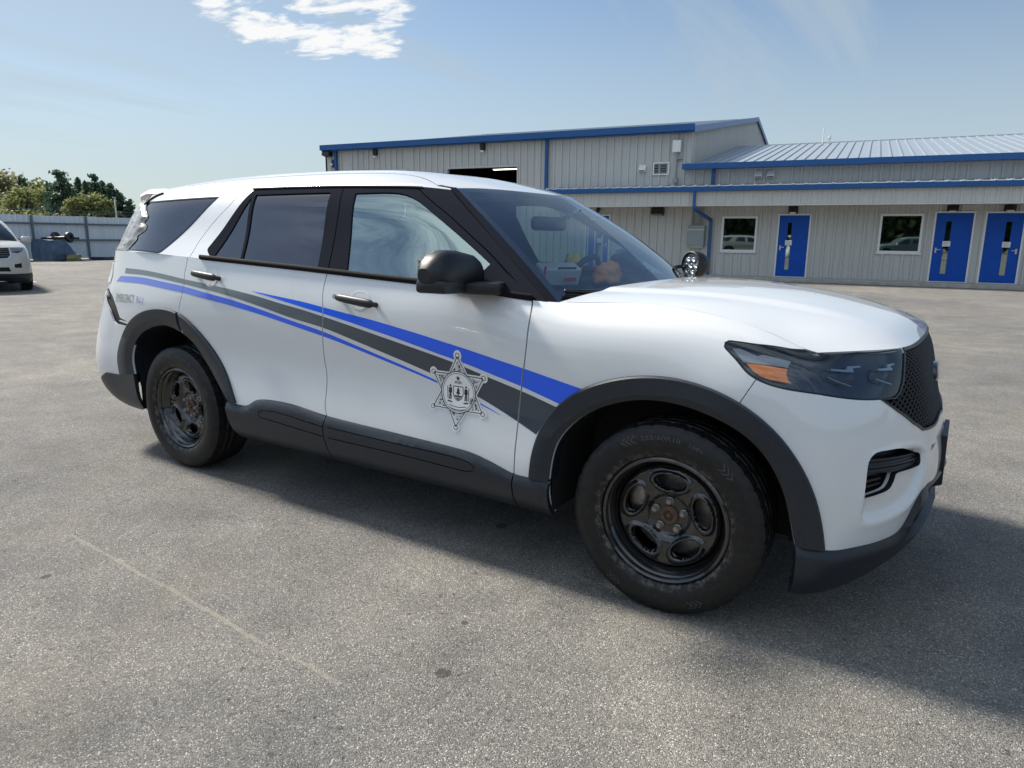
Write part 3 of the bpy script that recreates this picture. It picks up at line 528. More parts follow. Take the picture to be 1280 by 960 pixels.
# ---------------------------------------------------------------- patrol car
SUV=empty('police_suv',(0,0,0),0,'white police SUV with blue and grey stripes and a star badge, filling the foreground','car')
def f_(n,p='LOW'): return np.array(FEAT[p][n],float)
UM,VM=LOW.U[-1],LOW.V[-1]; GU,GV=GREEN.U[-1],GREEN.V[-1]
gr,gm,gf=f_('gap_rear'),f_('gap_mid'),f_('gap_front')
def ext(l,a=None,b=None):
    l=[list(x) for x in l]
    if a is not None: l=[a]+l
    if b is not None: l=l+[b]
    return np.array(l)
gr_l=relax(smooth(ext(gr,[gr[0][0]+.005,VM+.01])),40,3); gm_l=relax(smooth(ext(gm,[gm[0][0]+.002,VM+.02],[gm[-1][0]+.01,.03])),50,2); gf_l=relax(smooth(ext(gf,[gf[0][0]-.01,VM+.02],[gf[-1][0]+.003,.03])),50,3)
HG=.0030
def gapstrip(l,h=HG): return ribbon(l,h)
arch_fi=relax(smooth(f_('arch_f_in')),60,8); arch_fo=relax(smooth(f_('arch_f_out')),60,8); arch_fm=relax(smooth(f_('arch_f_mid')),60,8)
arch_ri=relax(smooth(f_('arch_r_in')),60,8); arch_ro=relax(smooth(f_('arch_r_out')),60,8)
def hole(a): return np.vstack([a,[[a[-1][0]+.01,-.05],[a[0][0]-.01,-.05]]])
hole_f,hole_r=hole(arch_fi),hole(arch_ri)
hl=smooth(f_('headlight'),.015,True,corner=(12,16,14)); hlg=grow(hl,.009)
amber=f_('amber'); mark=f_('mark_lamp')
gs=f_('grille_side'); gb=f_('grille_bot')
gbl=relax(np.vstack([gb,[[UM+.01,.497]]]),12,2)
grille=np.vstack([gs,gbl[1:],[[UM+.01,VM+.01],[gs[0][0]-.005,VM+.01]]])
fog=smooth(f_('fog'),.012,True,corner=(0,10))
airh=f_('airhole')
lt=f_('low_top'); lt_l=relax(np.vstack([lt[:7],lt[7:]]),40,2)
low=np.vstack([lt_l,[[6.0,.30],[UM+.01,.295],[UM+.01,-.01],[5.25,-.01],[5.25,lt_l[0][1]]]])
fb=f_('fb_gap'); fbl=relax(np.array([[fb[0][0]-.012,fb[0][1]-.05],fb[0],fb[1],[fb[1][0]+.012,fb[1][1]+.04]]),10,0)
top_strip=np.array([[5.315,hlg[:,1].max()-.03],[5.31,VM+.01],[5.75,VM+.01],[5.75,.9]])   # black gasket between lamp and bonnet
rg=f_('rear_gap')
def F_(poly): return np.array(poly,float)
allgaps=[gapstrip(gr_l),gapstrip(gm_l),gapstrip(gf_l),gapstrip(fbl,.0015)]
# greenhouse outlines
rw=f_('rwin_out','GREEN'); gru=f_('gap_rear_up','GREEN'); gmu=f_('gap_mid_up','GREEN'); bt=f_('black_top','GREEN'); afr=f_('afr_line','GREEN')
btv=float(bt[:,1].mean())
gru_l=relax(smooth(np.vstack([[[gru[0][0]+.03,btv+.0]],gru,[[gr_l[0][0]*0+gru[-1][0]-.004,-.01]]])),30,3)
gmu_l=np.array([[gmu[0][0]-.003,btv+.005],gmu[1],[gmu[2][0],-.01]])
black=np.vstack([[[rw[0][0],btv]],smooth(np.array([rw[0],rw[1],rw[2],rw[3]]),.02,corner=(0,3))[1:-1],[[rw[3][0]+.01,-.01],[GU+.01,-.01],[GU+.01,btv+.012],[2.52,btv]]])
ql=f_('qlite','GREEN'); rgs=f_('rglass','GREEN'); fg=f_('fglass','GREEN')
fgl=smooth(np.vstack([fg[:7],[[2.735,.006],[2.44,.006],fg[9]]]),.015,True,corner=(0,7,6,9))
qg=f_('qglass','GREEN'); qgl=smooth(np.vstack([[[.06,.487]],qg[1:2],qg[2:4]+[0,.004],[[.10,.02]]]),.02,True,corner=(0,1,4))
fullG=F_([[-.01,-.01],[GU+.01,-.01],[GU+.01,GV+.01],[-.01,GV+.01]])
afr_l=relax(np.vstack([[[afr[0][0]-.01,btv+.01]],afr[:-1],[[afr[-1][0],-.01]]]),30,2)
Ggaps=[gapstrip(gru_l,.003),gapstrip(gmu_l,.003),gapstrip(afr_l,.004)]
scoop=smooth(np.vstack([fog[:1]+[.0,-.005],fog[:1]+[.004,.06],[[5.512,.452],[5.56,.475],[5.68,.478],[5.80,.462],[5.835,.43],[5.825,.37],[5.77,.30],[5.70,.262],[5.61,.245],[5.515,.25]]]),.02,True,corner=(0,1))
def cheek(uv):
    ins=pin(scoop,uv); d=seg_dist(uv,[scoop]); return np.where(ins,-.026*sstep(d,0,.030),0.0)+.004*np.exp(-(np.where(ins,0,d)/.012)**2)
shell=Part()
fullL=F_([[0,0],[UM,0],[UM,VM],[0,VM]])
shell.region(LOW,[fullL],[hole_f,hole_r,scoop,fog,hlg,grille],step=.06,off=-.016,rim=0).mirror().build('body_shell',M['gap'],SUV)
for side in (0,1):
    fl=side==1
    # ---- doors
    d=Part()
    d.region(LOW,[np.vstack([gm_l,gf_l[::-1]])],allgaps+[hole_f],step=.03)
    d.region(GREEN,[black,np.vstack([gmu_l,[[3,-.02],[3,.6],[gmu_l[0][0],.6]]])],Ggaps+[fgl,np.vstack([afr_l,[[3.2,-.02],[3.2,.7]]])],step=.03,mi=1)
    fd=d.build('front_door',[M['white'],M['pillar']],SUV,fl)
    g=Part(); g.region(GREEN,[grow(fgl,.012)],step=.05,off=-.006,rim=0); g.build('door_window',M['glass'],fd,fl)
    d=Part()
    d.region(LOW,[np.vstack([gr_l,[[2.0,.45],[2.42,.1]],gm_l[::-1]])],allgaps+[hole_r],step=.03)
    rear_half=np.vstack([gru_l,[[gmu_l[-1][0],-.02]],gmu_l[::-1]])
    d.region(GREEN,[black,np.vstack([gru_l,gmu_l[::-1]])],Ggaps+[ql,rgs],step=.03,mi=1)
    d.region(GREEN,[np.vstack([gru_l,[[black[0][0]+.5,-.01],[black[0][0]+.5,btv]]])],Ggaps+[black],step=.03)
    rd=d.build('rear_door',[M['white'],M['pillar']],SUV,fl)
    g=Part(); g.region(GREEN,[grow(rgs,.012)],step=.05,off=-.006,rim=0); g.build('door_window',M['tint'],rd,fl)
    g=Part(); g.region(GREEN,[grow(ql,.008)],step=.05,off=-.005,rim=0); g.build('quarter_light',M['tint'],rd,fl)
    # ---- wings and bumper
    d=Part(); top=[[5.32,VM],[gf_l[0][0],VM]]
    d.region(LOW,[np.vstack([gf_l,[[4.6,.02],[5.0,.3]],fbl,[[5.2,.80],[5.312,.90],[5.309,VM],[gf_l[0][0],VM]]])],allgaps+[hole_f,hlg],step=.028)
    d.build('front_fender',M['white'],SUV,fl)
    d=Part()
    d.region(LOW,[np.vstack([[[fbl[0][0]-.02,.02]],fbl,[[5.2,.80],[5.315,.90],[5.31,VM],[UM,VM],[UM,0]]])],[gapstrip(fbl,.0015),hole_f,hlg,grille,fog,airh,low,top_strip],step=.013,off=cheek)
    if side==0: bump_half=d
    # ---- rear quarter
    rb=np.array([[.05,.60],[.72,.60],[.86,.745],[1.0,.745],[1.10,.70],[1.16,.64],[1.20,.604],[1.35,.59],[1.5,.6]])
    d=Part()
    qpoly=np.vstack([rb[2:],[[1.8,.5]],gr_l[::-1],[[.74,VM],[.74,.66]]])
    d.region(LOW,[qpoly],allgaps+[hole_r,rg],step=.03)
    d.region(GREEN,[np.vstack([[[-.01,-.01]],[[gru_l[-1][0],-.01]],gru_l[::-1],[[gru_l[0][0]+.02,btv],[GU+.01,btv],[GU+.01,GV+.01],[-.01,GV+.01]]])],Ggaps+[qgl,black],step=.03)
    qp=d.build('quarter_panel',[M['white']],SUV,fl)
    g=Part(); g.region(GREEN,[grow(qgl,-.003)],step=.05,off=-.001,rim=.004)
    qw=g.build('quarter_window',M['tint'],qp,fl)
    g=Part(); g.region(GREEN,[grow(qgl,.001)],[grow(qgl,-.010)],step=.04,off=.002,rim=.006); g.build('seal',M['black'],qw,fl)
    # ---- black wheel arch trims
    def arch(out,inn,mid=None,t0=0,t1=1,lip=.07):
        n=len(out); a=int(t0*(n-1)); b=int(t1*(n-1))+1
        o,i=out[a:b],inn[a:b]; m=(mid[a:b] if mid is not None else .42*out[a:b]+.58*inn[a:b])
        def at(p,off): return LOW.P(p)+LOW.N(p)*off
        c=i.mean(0)
        A=at(o,.0);B=at(o*.97+m*.03,.012);B2=at(o*.88+m*.12,.0165);C_=at(m,.018);D_=at(m*.9+i*.1,.0165);E1=at(i,.004);E2=at(i,-.004)+np.array([0,lip,0])
        q=Part(); q.loft([A,B,B2,C_,D_,E1,E2]); 
        k=len(A)
        for idx in (0,k-1):
            ring=[A[idx],B[idx],B2[idx],C_[idx],D_[idx],E1[idx],E2[idx]]
            q.add(ring,[tuple(range(7)) if idx==0 else tuple(range(6,-1,-1))])
        return q
    q=arch(arch_fo,arch_fi,arch_fm); q.build('arch_trim',M['clad'],SUV,fl,angle=R(28))
    q=arch(arch_ro,arch_ri,None,0,.585); q.build('arch_trim',M['clad'],SUV,fl,angle=R(28))
    q=arch(arch_ro,arch_ri,None,.604,1); q.build('arch_trim',M['clad'],SUV,fl,angle=R(28))
    # ---- rocker cladding, split at the doors
    rt=f_('rock_top'); rtl=relax(smooth(rt,.02),90,2)
    def roff(uv):
        top=np.interp(uv[:,0],rtl[:,0],rtl[:,1]); return .003+.017*sstep(top-uv[:,1],0,.03)+.0*uv[:,0]
    vb=LOW.V[1]*.55
    rock=np.vstack([rtl,[[rtl[-1][0]+.0,vb],[rtl[0][0]+.05,vb],[rtl[0][0]+.008,.20]]])
    rtf,rbf=f_('rib_top_f'),f_('rib_bot_f'); rtr,rbr=f_('rib_top_r'),f_('rib_bot_r')
    def shift(l,d): l=np.array(l); return l+[0,d]
    loopf=smooth(np.vstack([rtf,rbf[::-1]]),.03); loopr=smooth(np.vstack([rtr[::-1],rbr]),.03)
    ribs=[ribbon(relax(loopf,60,2),.0022),ribbon(relax(loopr,50,2),.0022)]
    cuts=[gapstrip(gm_l,.003),gapstrip(gf_l,.003)]
    for nm,a,b in (('rocker_trim',0,gm_l[-6][0]),('rocker_trim',gm_l[-6][0],gf_l[-3][0]),('rocker_trim',gf_l[-3][0],9)):
        left=gm_l if a>1 and a<4 else (gf_l if a>4 else None); right=gm_l if b<3.5 else (gf_l if b<5 else None)
        pl=[[0,-.1],[0,1]] if left is None else left
        if left is None: poly=np.vstack([[[2.0,-.1],[2.0,1.0]],right])
        elif right is None: poly=np.vstack([left,[[4.8,-.1],[4.8,1.0]]])
        else: poly=np.vstack([left,right[::-1]])
        q=Part(); q.region(LOW,[rock,poly],cuts+ribs,step=.02,off=roff,rim=.02); q.build(nm,M['clad'],SUV,fl)
    q=Part(); q.region(LOW,[np.vstack([np.array([[.95,.20],[1.05,.2578]]),f_('rear_low')[1:4],[[1.30,.02],[.95,.02]]])],step=.03,off=.012,rim=.02); q.build('bumper_corner_trim',M['clad'],SUV,fl)
    # ---- headlight
    H=Part(); H.region(LOW,[hl],step=.03,off=-.035,rim=0); 
    n=len(hl); A=LOW.P(hl)+LOW.N(hl)*-.001; B=LOW.P(hl)-LOW.N(hl)*.036; H.loft([A,B],closed=True)
    hp=H.build('headlight',M['lampblk'],SUV,fl)
    q=Part(); q.region(LOW,[hlg],[hl],step=.03,off=-.003,rim=.03)
    if True: q.region(LOW,[top_strip],[hlg,grille],step=.03,off=-.006,rim=.02)
    q.build('gasket',M['black'],hp,fl)
    q=Part(); q.region(LOW,[grow(hl,.001)],step=.02,off=.0,rim=0); q.build('lens',M['lens'],hp,fl)
    q=Part(); q.region(LOW,[amber],step=.03,off=-.012,rim=.015); q.build('side_reflector',M['amber'],hp,fl)
    q=Part(); q.region(LOW,[mark],step=.03,off=-.014,rim=.015); q.build('reflector_insert',M['lampgrey'],hp,fl)
    # two stepped projector units with thin light bars
    for (u0,v0,w_) in ((5.40,.845,.085),(5.585,.845,.085)):
        q=Part(); q2=Part()
        q.region(LOW,[F_([[u0,v0],[u0+w_,v0-.003],[u0+w_,v0-.016],[u0+.01,v0-.012]])],step=.03,off=-.010,rim=.02); q.build('light_bar',M['drl'],hp,fl); q=Part()
        q.region(LOW,[F_([[u0-.005,v0-.05],[u0+w_*.9,v0-.085],[u0+w_*.9,v0-.089],[u0-.005,v0-.055]])],step=.03,off=-.012,rim=.01); q.build('light_bar',M['drl'],hp,fl); q=Part()
        q.region(LOW,[F_([[u0+w_*.75,v0+.02],[u0+w_*1.35,v0+.022],[u0+w_*1.35,v0+.012],[u0+w_*1.05,v0+.010],[u0+w_*.95,v0-.015],[u0+w_*.75,v0-.015]])],step=.03,off=-.016,rim=.01); q.build('light_bar',M['drl'],hp,fl); q=Part()
        q2.region(LOW,[ellipse((u0+w_*.5,v0-.035),.062,.042)],step=.03,off=lambda uv,c=(u0+w_*.5,v0-.035):-.03+.016*(1-np.clip(((uv-c)**2/np.array([.062,.042])**2).sum(1),0,1)),rim=0)
        q2.build('projector',M['lampblk'],hp,fl)
    # ---- fog lamp recess
    q=Part(); q.region(LOW,[fog],step=.03,off=-.055,rim=0); A=LOW.P(fog)+LOW.N(fog)*-.002; B=LOW.P(fog)-LOW.N(fog)*.056; q.loft([A,B],closed=True)
    fp=q.build('bumper_vent',M['matte'],SUV,fl)
    sl=f_('fog_slat'); sl=grow(sl,-.004)
    def groove(uv):
        v=uv[:,1]; return -.012-.010*(.5+.5*np.cos((v-.385)*2*np.pi/.022))
    q=Part(); q.region(LOW,[sl],step=.0045,off=groove,rim=.03); q.build('vent_slat',M['matte'],fp,fl)
    for v in (.345,.362): q=Part(); q.region(LOW,[F_([[5.505,v],[5.60,v+.008],[5.60,v+.016],[5.505,v+.008]]),fog],step=.02,off=-.03,rim=.02); q.build('vent_slat',M['matte'],fp,fl)
    # ---- handles with their scooped cups
    for dk,(hk,ck,dr) in enumerate((('handle_f','cup_f',fd),('handle_r','cup_r',rd))):
        h=f_(hk); L_=np.linspace(0,1,15)[:,None]; line=h[0]*(1-L_)+h[1]*L_
        P=LOW.P(line); N=LOW.N(line); T=np.gradient(P,axis=0); T/=np.linalg.norm(T,axis=1)[:,None]; Bn=np.cross(N,T)
        rings=[]
        for k in range(15):
            t=k/14; e=math.sqrt(max(0,1-(2*t-1)**8)); hh=(.017+.004*t)*max(e,.15); dd=.013*max(e,.15)
            off=.030+.010*math.sin(math.pi*t)**.7
            rings.append([P[k]+N[k]*(off+dd*math.sin(a))+Bn[k]*hh*math.cos(a) for a in np.linspace(0,2*np.pi,14,endpoint=False)])
        q=Part(); q.loft(rings,closed=True); q.add(rings[0],[tuple(range(14))]); q.add(rings[-1],[tuple(range(13,-1,-1))])
        for k in (1,13):     # feet
            c=[P[k]+T[k]*.012*math.cos(a)+Bn[k]*.012*math.sin(a) for a in np.linspace(0,2*np.pi,10,endpoint=False)]
            q.loft([np.array(c),np.array(c)+N[k]*.03],closed=True)
        hd=q.build('door_handle',M['clad'] if False else M['matte'],dr,fl,angle=R(50))
        if dk==0:
            c=line[0]+np.array([.012,.0]); q=Part()
            q.region(LOW,[ellipse(c,.010,.010,16)],step=.02,off=.046,rim=.01); q.build('lock_cylinder',M['nut'],hd,fl)
        c=f_(ck)[0]+np.array([.0,-.004])
        t=np.linspace(0,2*np.pi,28,endpoint=False); dirs=np.stack([np.cos(t),np.sin(t)],1)
        rr=[]
        for s_,o in ((1.0,.0006),(.92,-.0005),(.75,-.006),(.45,-.010),(.05,-.0115)):
            p=c+dirs*np.array([.062,.045])*s_; rr.append(LOW.P(p)+LOW.N(p)*(o+.0125))
        # shallow dished plate standing for the cup
        q=Part(); 
        def dish(uv,c=c):
            r=np.sqrt((((uv-c)/np.array([.062,.045]))**2).sum(1)); return .0015*np.exp(-((r-.93)/.07)**2)+.0004
        q.region(LOW,[ellipse(c,.064,.047,36)],step=.006,off=dish,rim=0); q.build('handle_cup',M['white'],dr,fl)
for fl in (0,1):
    q=Part(); q.region(GREEN,[ribbon(dens([[rw[0][0]-.01,btv],[GU-.25,btv+.002]],.02,False),.0042)],step=.02,off=.0075,rim=.010); q.build('drip_rail',M['rubber'],SUV,bool(fl))
d=bump_half; d.mirror(); bp=d.build('front_bumper',M['white'],SUV)
# lower black bumper and its air intake
q=Part()
def loff(uv):
    top=np.interp(uv[:,0],lt_l[:,0],lt_l[:,1]); top=np.where(uv[:,0]>5.73,.30,top)
    return .002+.02*sstep(top-uv[:,1],0,.022)
intake=F_([[5.752,.235],[5.80,.275],[5.88,.296],[UM+.01,.285],[UM+.01,.13],[5.95,.135],[5.752,.15]])
q.region(LOW,[low],[hole_f,intake],step=.016,off=loff,rim=.03).mirror(); lb=q.build('lower_bumper',M['clad'],SUV)
q=Part(); q.region(LOW,[grow(intake,.004)],step=.05,off=-.045,rim=0)
ai=q.mirror().build('air_intake',M['gap'],lb)
for v in (.165,.195,.225,.255): q=Part(); q.region(LOW,[F_([[5.755,v],[UM,v],[UM,v+.009],[5.755,v+.009]])],step=.03,off=-.01,rim=.03); q.mirror().build('intake_bar',M['matte'],ai)
for fl in (False,True): q=Part(); q.region(LOW,[grow(airh,.002)],step=.03,off=-.02,rim=0).build('tow_hook_hole',M['gap'],bp,fl)
# rear bumper and tailgate
q=Part(); q.region(LOW,[np.vstack([[[0,.0],[0,.60]],[[.72,.60],[.86,.735],[.88,.76]],rg[-1:-4:-1][::-1][:0],[[.98,.715],[1.07,.665],[1.13,.60],[1.16,.585],[1.36,.583]],[[1.45,.3],[1.45,0]]])],[hole_r,rg],step=.03,off=.004)
q.mirror().build('rear_bumper',M['white'],SUV)
q=Part(); q.region(LOW,[F_([[0,.607],[.715,.607],[.735,.66],[.735,VM],[0,VM]])],step=.04); q.mirror(); tg=q.build('tailgate',M['white'],SUV)
q=Part(); q.region(BACK,[F_([[0,0],[BACK.U[-1],0],[BACK.U[-1],BACK.V[-1]],[0,BACK.V[-1]]])],step=.05,rim=.004); q.mirror().build('rear_window',M['tint'],tg)
for fl in (0,1):
    q=Part(); q.region(LOW,[F_([[.74,.80],[1.03,.82],[1.06,.86],[1.04,.905],[.74,.92]])],step=.03,off=.004,rim=.01); q.build('tail_lamp',[M['wvinyl'],M['red']][fl],SUV,bool(fl))
    if fl:      # broken lamp of the far side sticks out past the bodywork
        bm=bmesh.new(); box(bm,(-4.10,.80,1.24),(.10,.12,.16),Matrix.Rotation(R(18),3,'X')@Matrix.Rotation(R(25),3,'Y'),.02); bm_obj('lamp_fragment',bm,M['red'],SUV,True)
# bonnet, roof, windscreen
def smp(p,n): return F_([[0,0],[p.U[-1],0],[p.U[-1],p.V[-1]],[0,p.V[-1]]])
q=Part()
def hoff(uv):
    P=HOOD.P(uv); w=-P[:,1]; x=P[:,0]
    edge=.60-.16*sstep(x,-.4,.6)      # raised power dome with a soft crease each side
    return .010*sstep(edge-w,-.02,.05)*(1-sstep(x,.35,.62))-.0
q.region(HOOD,[F_([[0,.0026],[HOOD.U[-1],.0026],[HOOD.U[-1],HOOD.V[-1]],[0,HOOD.V[-1]]])],step=.025,off=hoff,rim=.016).mirror().build('hood',M['white'],SUV)
q=Part(); dt=f_('ditch','ROOF'); dv=float(np.median(dt[:,1]))
dl=relax(np.vstack([[[0.5,dv]],dt,[[ROOF.U[-1]+.01,dt[-1][1]*.9]]]),60,4)
q.region(ROOF,[smp(ROOF,0)],[gapstrip(dl,.004)],step=.04,rim=.01).mirror(); rf=q.build('roof',M['white'],SUV)
q=Part(); q.region(ROOF,[ribbon(dl,.006)],step=.04,off=-.008,rim=0); q.region(ROOF,[ribbon(dl[-4:],.011)],step=.02,off=.004,rim=.01)
for fl in (False,True): q.build('roof_seam',M['matte'],rf,fl)
ap=f_('apil','WIND'); WU=WIND.U[-1]
apl=np.array([[WU+.01,.035],[.72,.036],[.45,.04],[.2,.043],[-.01,.046]])
q=Part(); q.region(WIND,[np.vstack([apl,[[-.01,-.01],[WU+.01,-.01]]])],step=.03,off=.004,rim=.012)
ae=np.vstack([afr_l,[[GU+.01,-.01],[GU+.01,btv+.01]]])
q.region(GREEN,[ae,F_([[2.3,-.01],[GU,-.01],[GU,btv+.02],[2.3,btv+.02]])],[gapstrip(afr_l,.004)],step=.03,off=.002)
for fl in (False,True): q.build('windshield_pillar',M['pillar'],SUV,fl)
q=Part(); q.region(WIND,[F_([[0,.02],[WU-.004,.02],[WU-.004,WIND.V[-1]],[0,WIND.V[-1]]])],step=.05,rim=0).mirror(); ws=q.build('windshield',M['wind'],SUV)
q=Part(); q.region(WIND,[F_([[0,.03],[WU,.03],[WU,WIND.V[-1]+.01],[0,WIND.V[-1]+.01]])],[np.vstack([[[.075,.085],[WU-.035,.065],[WU-.03,WIND.V[-1]+.02],[.085,WIND.V[-1]+.02]]])],step=.04,off=-.003,rim=0).mirror().build('ceramic_band',M['black'],ws)
# inspection sticker and mirror pod
q=Part(); q.region(WIND,[F_([[.60,.70],[.615,.70],[.615,.765],[.60,.765]])],step=.05,off=-.004,rim=0); q.build('sticker',M['red'],ws,True)
# cowl and wipers
q=Part(); 
cw=[WIND.P(np.stack([np.zeros(30),np.linspace(0.03,WIND.V[-1],30)],1)),HOOD.P(np.stack([np.zeros(30),np.linspace(0,HOOD.V[-1],30)],1))+[.02,0,-.045]]
q.loft([cw[0]+[.0,0,-.004],(cw[0]+cw[1])/2+[0,0,-.03],cw[1]]); q.mirror().build('cowl',M['matte'],SUV)
def wiper(pts,name='wiper'):
    bm=bmesh.new(); tube(bm,pts,.009,6); P=[Vector(p)+Vector((0,0,-.014)) for p in pts[1:]]; tube(bm,P,.006,6); return bm_obj(name,bm,M['black'],SUV,True)
def wp(u,v,o=.02): 
    p=WIND.P([[u,abs(v)]])[0]+WIND.N([[u,abs(v)]])[0]*o; return (p[0],p[1] if v>=0 else -p[1],p[2])
wiper([wp(.02,.42,.03),wp(.035,.30),wp(.04,.18),wp(.045,.10)]); wiper([wp(.02,-.35,.03),wp(.04,-.22),wp(.06,-.08),wp(.07,-.06)])
# ---- belt mouldings under the windows
for fl in (0,1):
    q=Part(); uu=np.linspace(2.08,4.23,60); L_=LOW.P(np.stack([uu,np.full(60,VM-.002)],1)); N_=LOW.N(np.stack([uu,np.full(60,VM-.01)],1)); 
    ring=[L_+N_*(.006+.008*math.cos(a))+np.array([0,0,1])*(.009+.014*math.sin(a)) for a in np.linspace(0,2*np.pi,8,endpoint=False)]
    q.loft(ring+[ring[0]]); q.build('belt_moulding',M['rubber'],SUV,bool(fl))
# ---- grille
q=Part(); q.region(LOW,[grille],step=.04,off=-.05,rim=0).mirror(); gp=q.build('grille',M['gap'],SUV)
q=Part(); inner=grow(grille,-.010); inner=np.vstack([[p for p in inner]]); inner[:,0]=np.where(grille[:,0]>UM,UM+.01,inner[:,0]); inner[:,1]=np.where(grille[:,1]>VM,VM-.022,inner[:,1])
q.region(LOW,[grille],[inner],step=.02,off=.004,rim=.04); q.mirror().build('grille_frame',M['clad'],gp)
q=Part(); sp=.0345
for sgn in (1,-1):
    for k in range(-40,60):
        c0=k*sp
        t=np.arange(0,1.2,.006)
        uv=np.stack([5.5+t,(.5+c0+sgn*t*.95) if sgn>0 else (1.0+c0-t*.95)],1)
        ok=pin(grow(grille,-.008),uv)&(uv[:,0]<=UM)
        idx=np.where(ok)[0]
        if len(idx)<3: continue
        for run in np.split(idx,np.where(np.diff(idx)>1)[0]+1):
            if len(run)<3: continue
            p=uv[run[0]:run[-1]+1]; P=LOW.P(p); N=LOW.N(p); T=np.gradient(P,axis=0); T/=np.linalg.norm(T,axis=1)[:,None]+1e-9; B_=np.cross(N,T)
            w_=.0058
            q.loft([P-N*.035+B_*w_*.8,P-N*.006+B_*w_*.7,P-N*.003,P-N*.006-B_*w_*.7,P-N*.035-B_*w_*.8])
q.mirror().build('grille_mesh',M['matte'],gp,smooth=False)
bm=bmesh.new()   # oval badge, no lettering can be read from the side
lathe(bm,[(0,.012),(.05,.011),(.058,.008),(.062,.002),(.064,-.03)],40,Matrix.Translation((.793,0,.882))@Matrix.Rotation(R(-8),4,'Y')@Matrix.Rotation(R(90),4,'Y')@Matrix.Diagonal((.62,1.45,1,1)))
bm_obj('badge',bm,pbr('badge_blue_black',(.008,.010,.018),.25,coat=1),gp,True,sharp=R(40))
# ---- plate bracket
bm=bmesh.new(); vs=[]
for (x,w,z) in ((.848,.158,.652),(.866,.158,.652),(.870,.158,.452),(.826,.158,.432)): vs.append(Vector((x,-w,z)))
A=[bm.verts.new(v) for v in vs]; B=[bm.verts.new((v.x,-v.y,v.z)) for v in vs]
bm.faces.new(A); bm.faces.new(B[::-1])
for k in range(4): bm.faces.new((A[k],B[k],B[(k+1)%4],A[(k+1)%4]))
bmesh.ops.bevel(bm,geom=bm.edges[:],offset=.003,segments=2,affect='EDGES')
bm_obj('plate_bracket',bm,M['matte'],SUV)
# ---- livery
def decal(name,poly,mat,off=.0010,parent=SUV,exc=(),step=.03):
    q=Part(); ps=poly if isinstance(poly,list) else [poly]
    for p in ps: q.region(LOW,[np.array(p)],list(exc),step=step,off=off,rim=0)
    return q.build(name,mat,parent)
gx=[gapstrip(gr_l,.0034),gapstrip(gm_l,.0034),gapstrip(gf_l,.0034),np.vstack([arch_fo,[[arch_fo[-1][0],-.1],[arch_fo[0][0],-.1]]])]
def band(a,b,xmax=None): 
    a,b=relax(f_(a),60,3),relax(f_(b),60,3); return np.vstack([a,b[::-1]])
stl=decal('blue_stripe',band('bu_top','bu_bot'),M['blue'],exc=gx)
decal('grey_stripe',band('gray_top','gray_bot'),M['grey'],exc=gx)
blp=band('bl_top','bl_bot')
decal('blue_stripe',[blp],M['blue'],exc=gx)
# ---- star badge
SC=f_('star_c')[0]; RS=.155
def SP(pts): return SC+np.array(pts)*RS
def star(ro,ri,ph=0): return [((ro if k%2==0 else ri)*math.sin(k*math.pi/6+ph),(ro if k%2==0 else ri)*math.cos(k*math.pi/6+ph)) for k in range(12)]
tips=[(math.sin(k*math.pi/3),math.cos(k*math.pi/3)) for k in range(6)]
bd=decal('star_badge',[SP(star(1.09,.63))]+[SP(ellipse(t,.135,.135,20)) for t in tips],M['wvinyl'],.0022,step=.05)
def ringp(c,r,w): # thin ring as two half bands
    t=np.linspace(0,2*np.pi,41); a=np.stack([c[0]+r*np.cos(t),c[1]+r*np.sin(t)],1); b=np.stack([c[0]+(r-w)*np.cos(t),c[1]+(r-w)*np.sin(t)],1)
    return [np.vstack([a[:21],b[:21][::-1]]),np.vstack([a[20:],b[20:][::-1]])]
lines=[]
def stroke(pts,w=.012): lines.append(SP(ribbon(np.array(pts,float),w)))
o=star(.98,.575)
for k in range(12): stroke([o[k],o[(k+1)%12]],.011)
def orn_mat():
    m,t,b=new_mat('engraved_ornament'); L=t.links.new; tc=t.nodes.new('ShaderNodeTexCoord')
    v=t.nodes.new('ShaderNodeTexVoronoi'); v.inputs['Scale'].default_value=95; v.feature='F1'; L(tc.outputs['Object'],v.inputs['Vector'])
    n=t.nodes.new('ShaderNodeTexNoise'); n.inputs['Scale'].default_value=150; n.inputs['Detail'].default_value=3; L(tc.outputs['Object'],n.inputs['Vector'])
    a=t.nodes.new('ShaderNodeMath'); a.operation='MULTIPLY_ADD'; a.inputs[1].default_value=.9; L(v.outputs['Distance'],a.inputs[0]); L(n.outputs['Fac'],a.inputs[2])
    r=t.nodes.new('ShaderNodeValToRGB'); r.color_ramp.elements[0].position=.72; r.color_ramp.elements[0].color=(.02,.02,.025,1); r.color_ramp.elements[1].position=.98; r.color_ramp.elements[1].color=(.6,.6,.6,1); L(a.outputs[0],r.inputs[0]); L(r.outputs[0],b.inputs['Base Color']); b.inputs['Roughness'].default_value=.4; return m
decal('ornament',[SP(star(.86,.54))],orn_mat(),.0028,bd,step=.05)
decal('seal',[SP(ellipse((0,0),.60,.60,40))],M['wvinyl'],.0034,bd,step=.05)
lines+= [SP(p) for p in ringp((0,0),.60,.022)]+[SP(p) for p in ringp((0,0),.54,.014)]
for t in tips: lines+=[SP(p) for p in ringp(t,.072,.016)]
for t in tips: decal('tip_ball',[SP(ellipse(t,.066,.066,16))],M['wvinyl'],.0034,bd,step=.05)
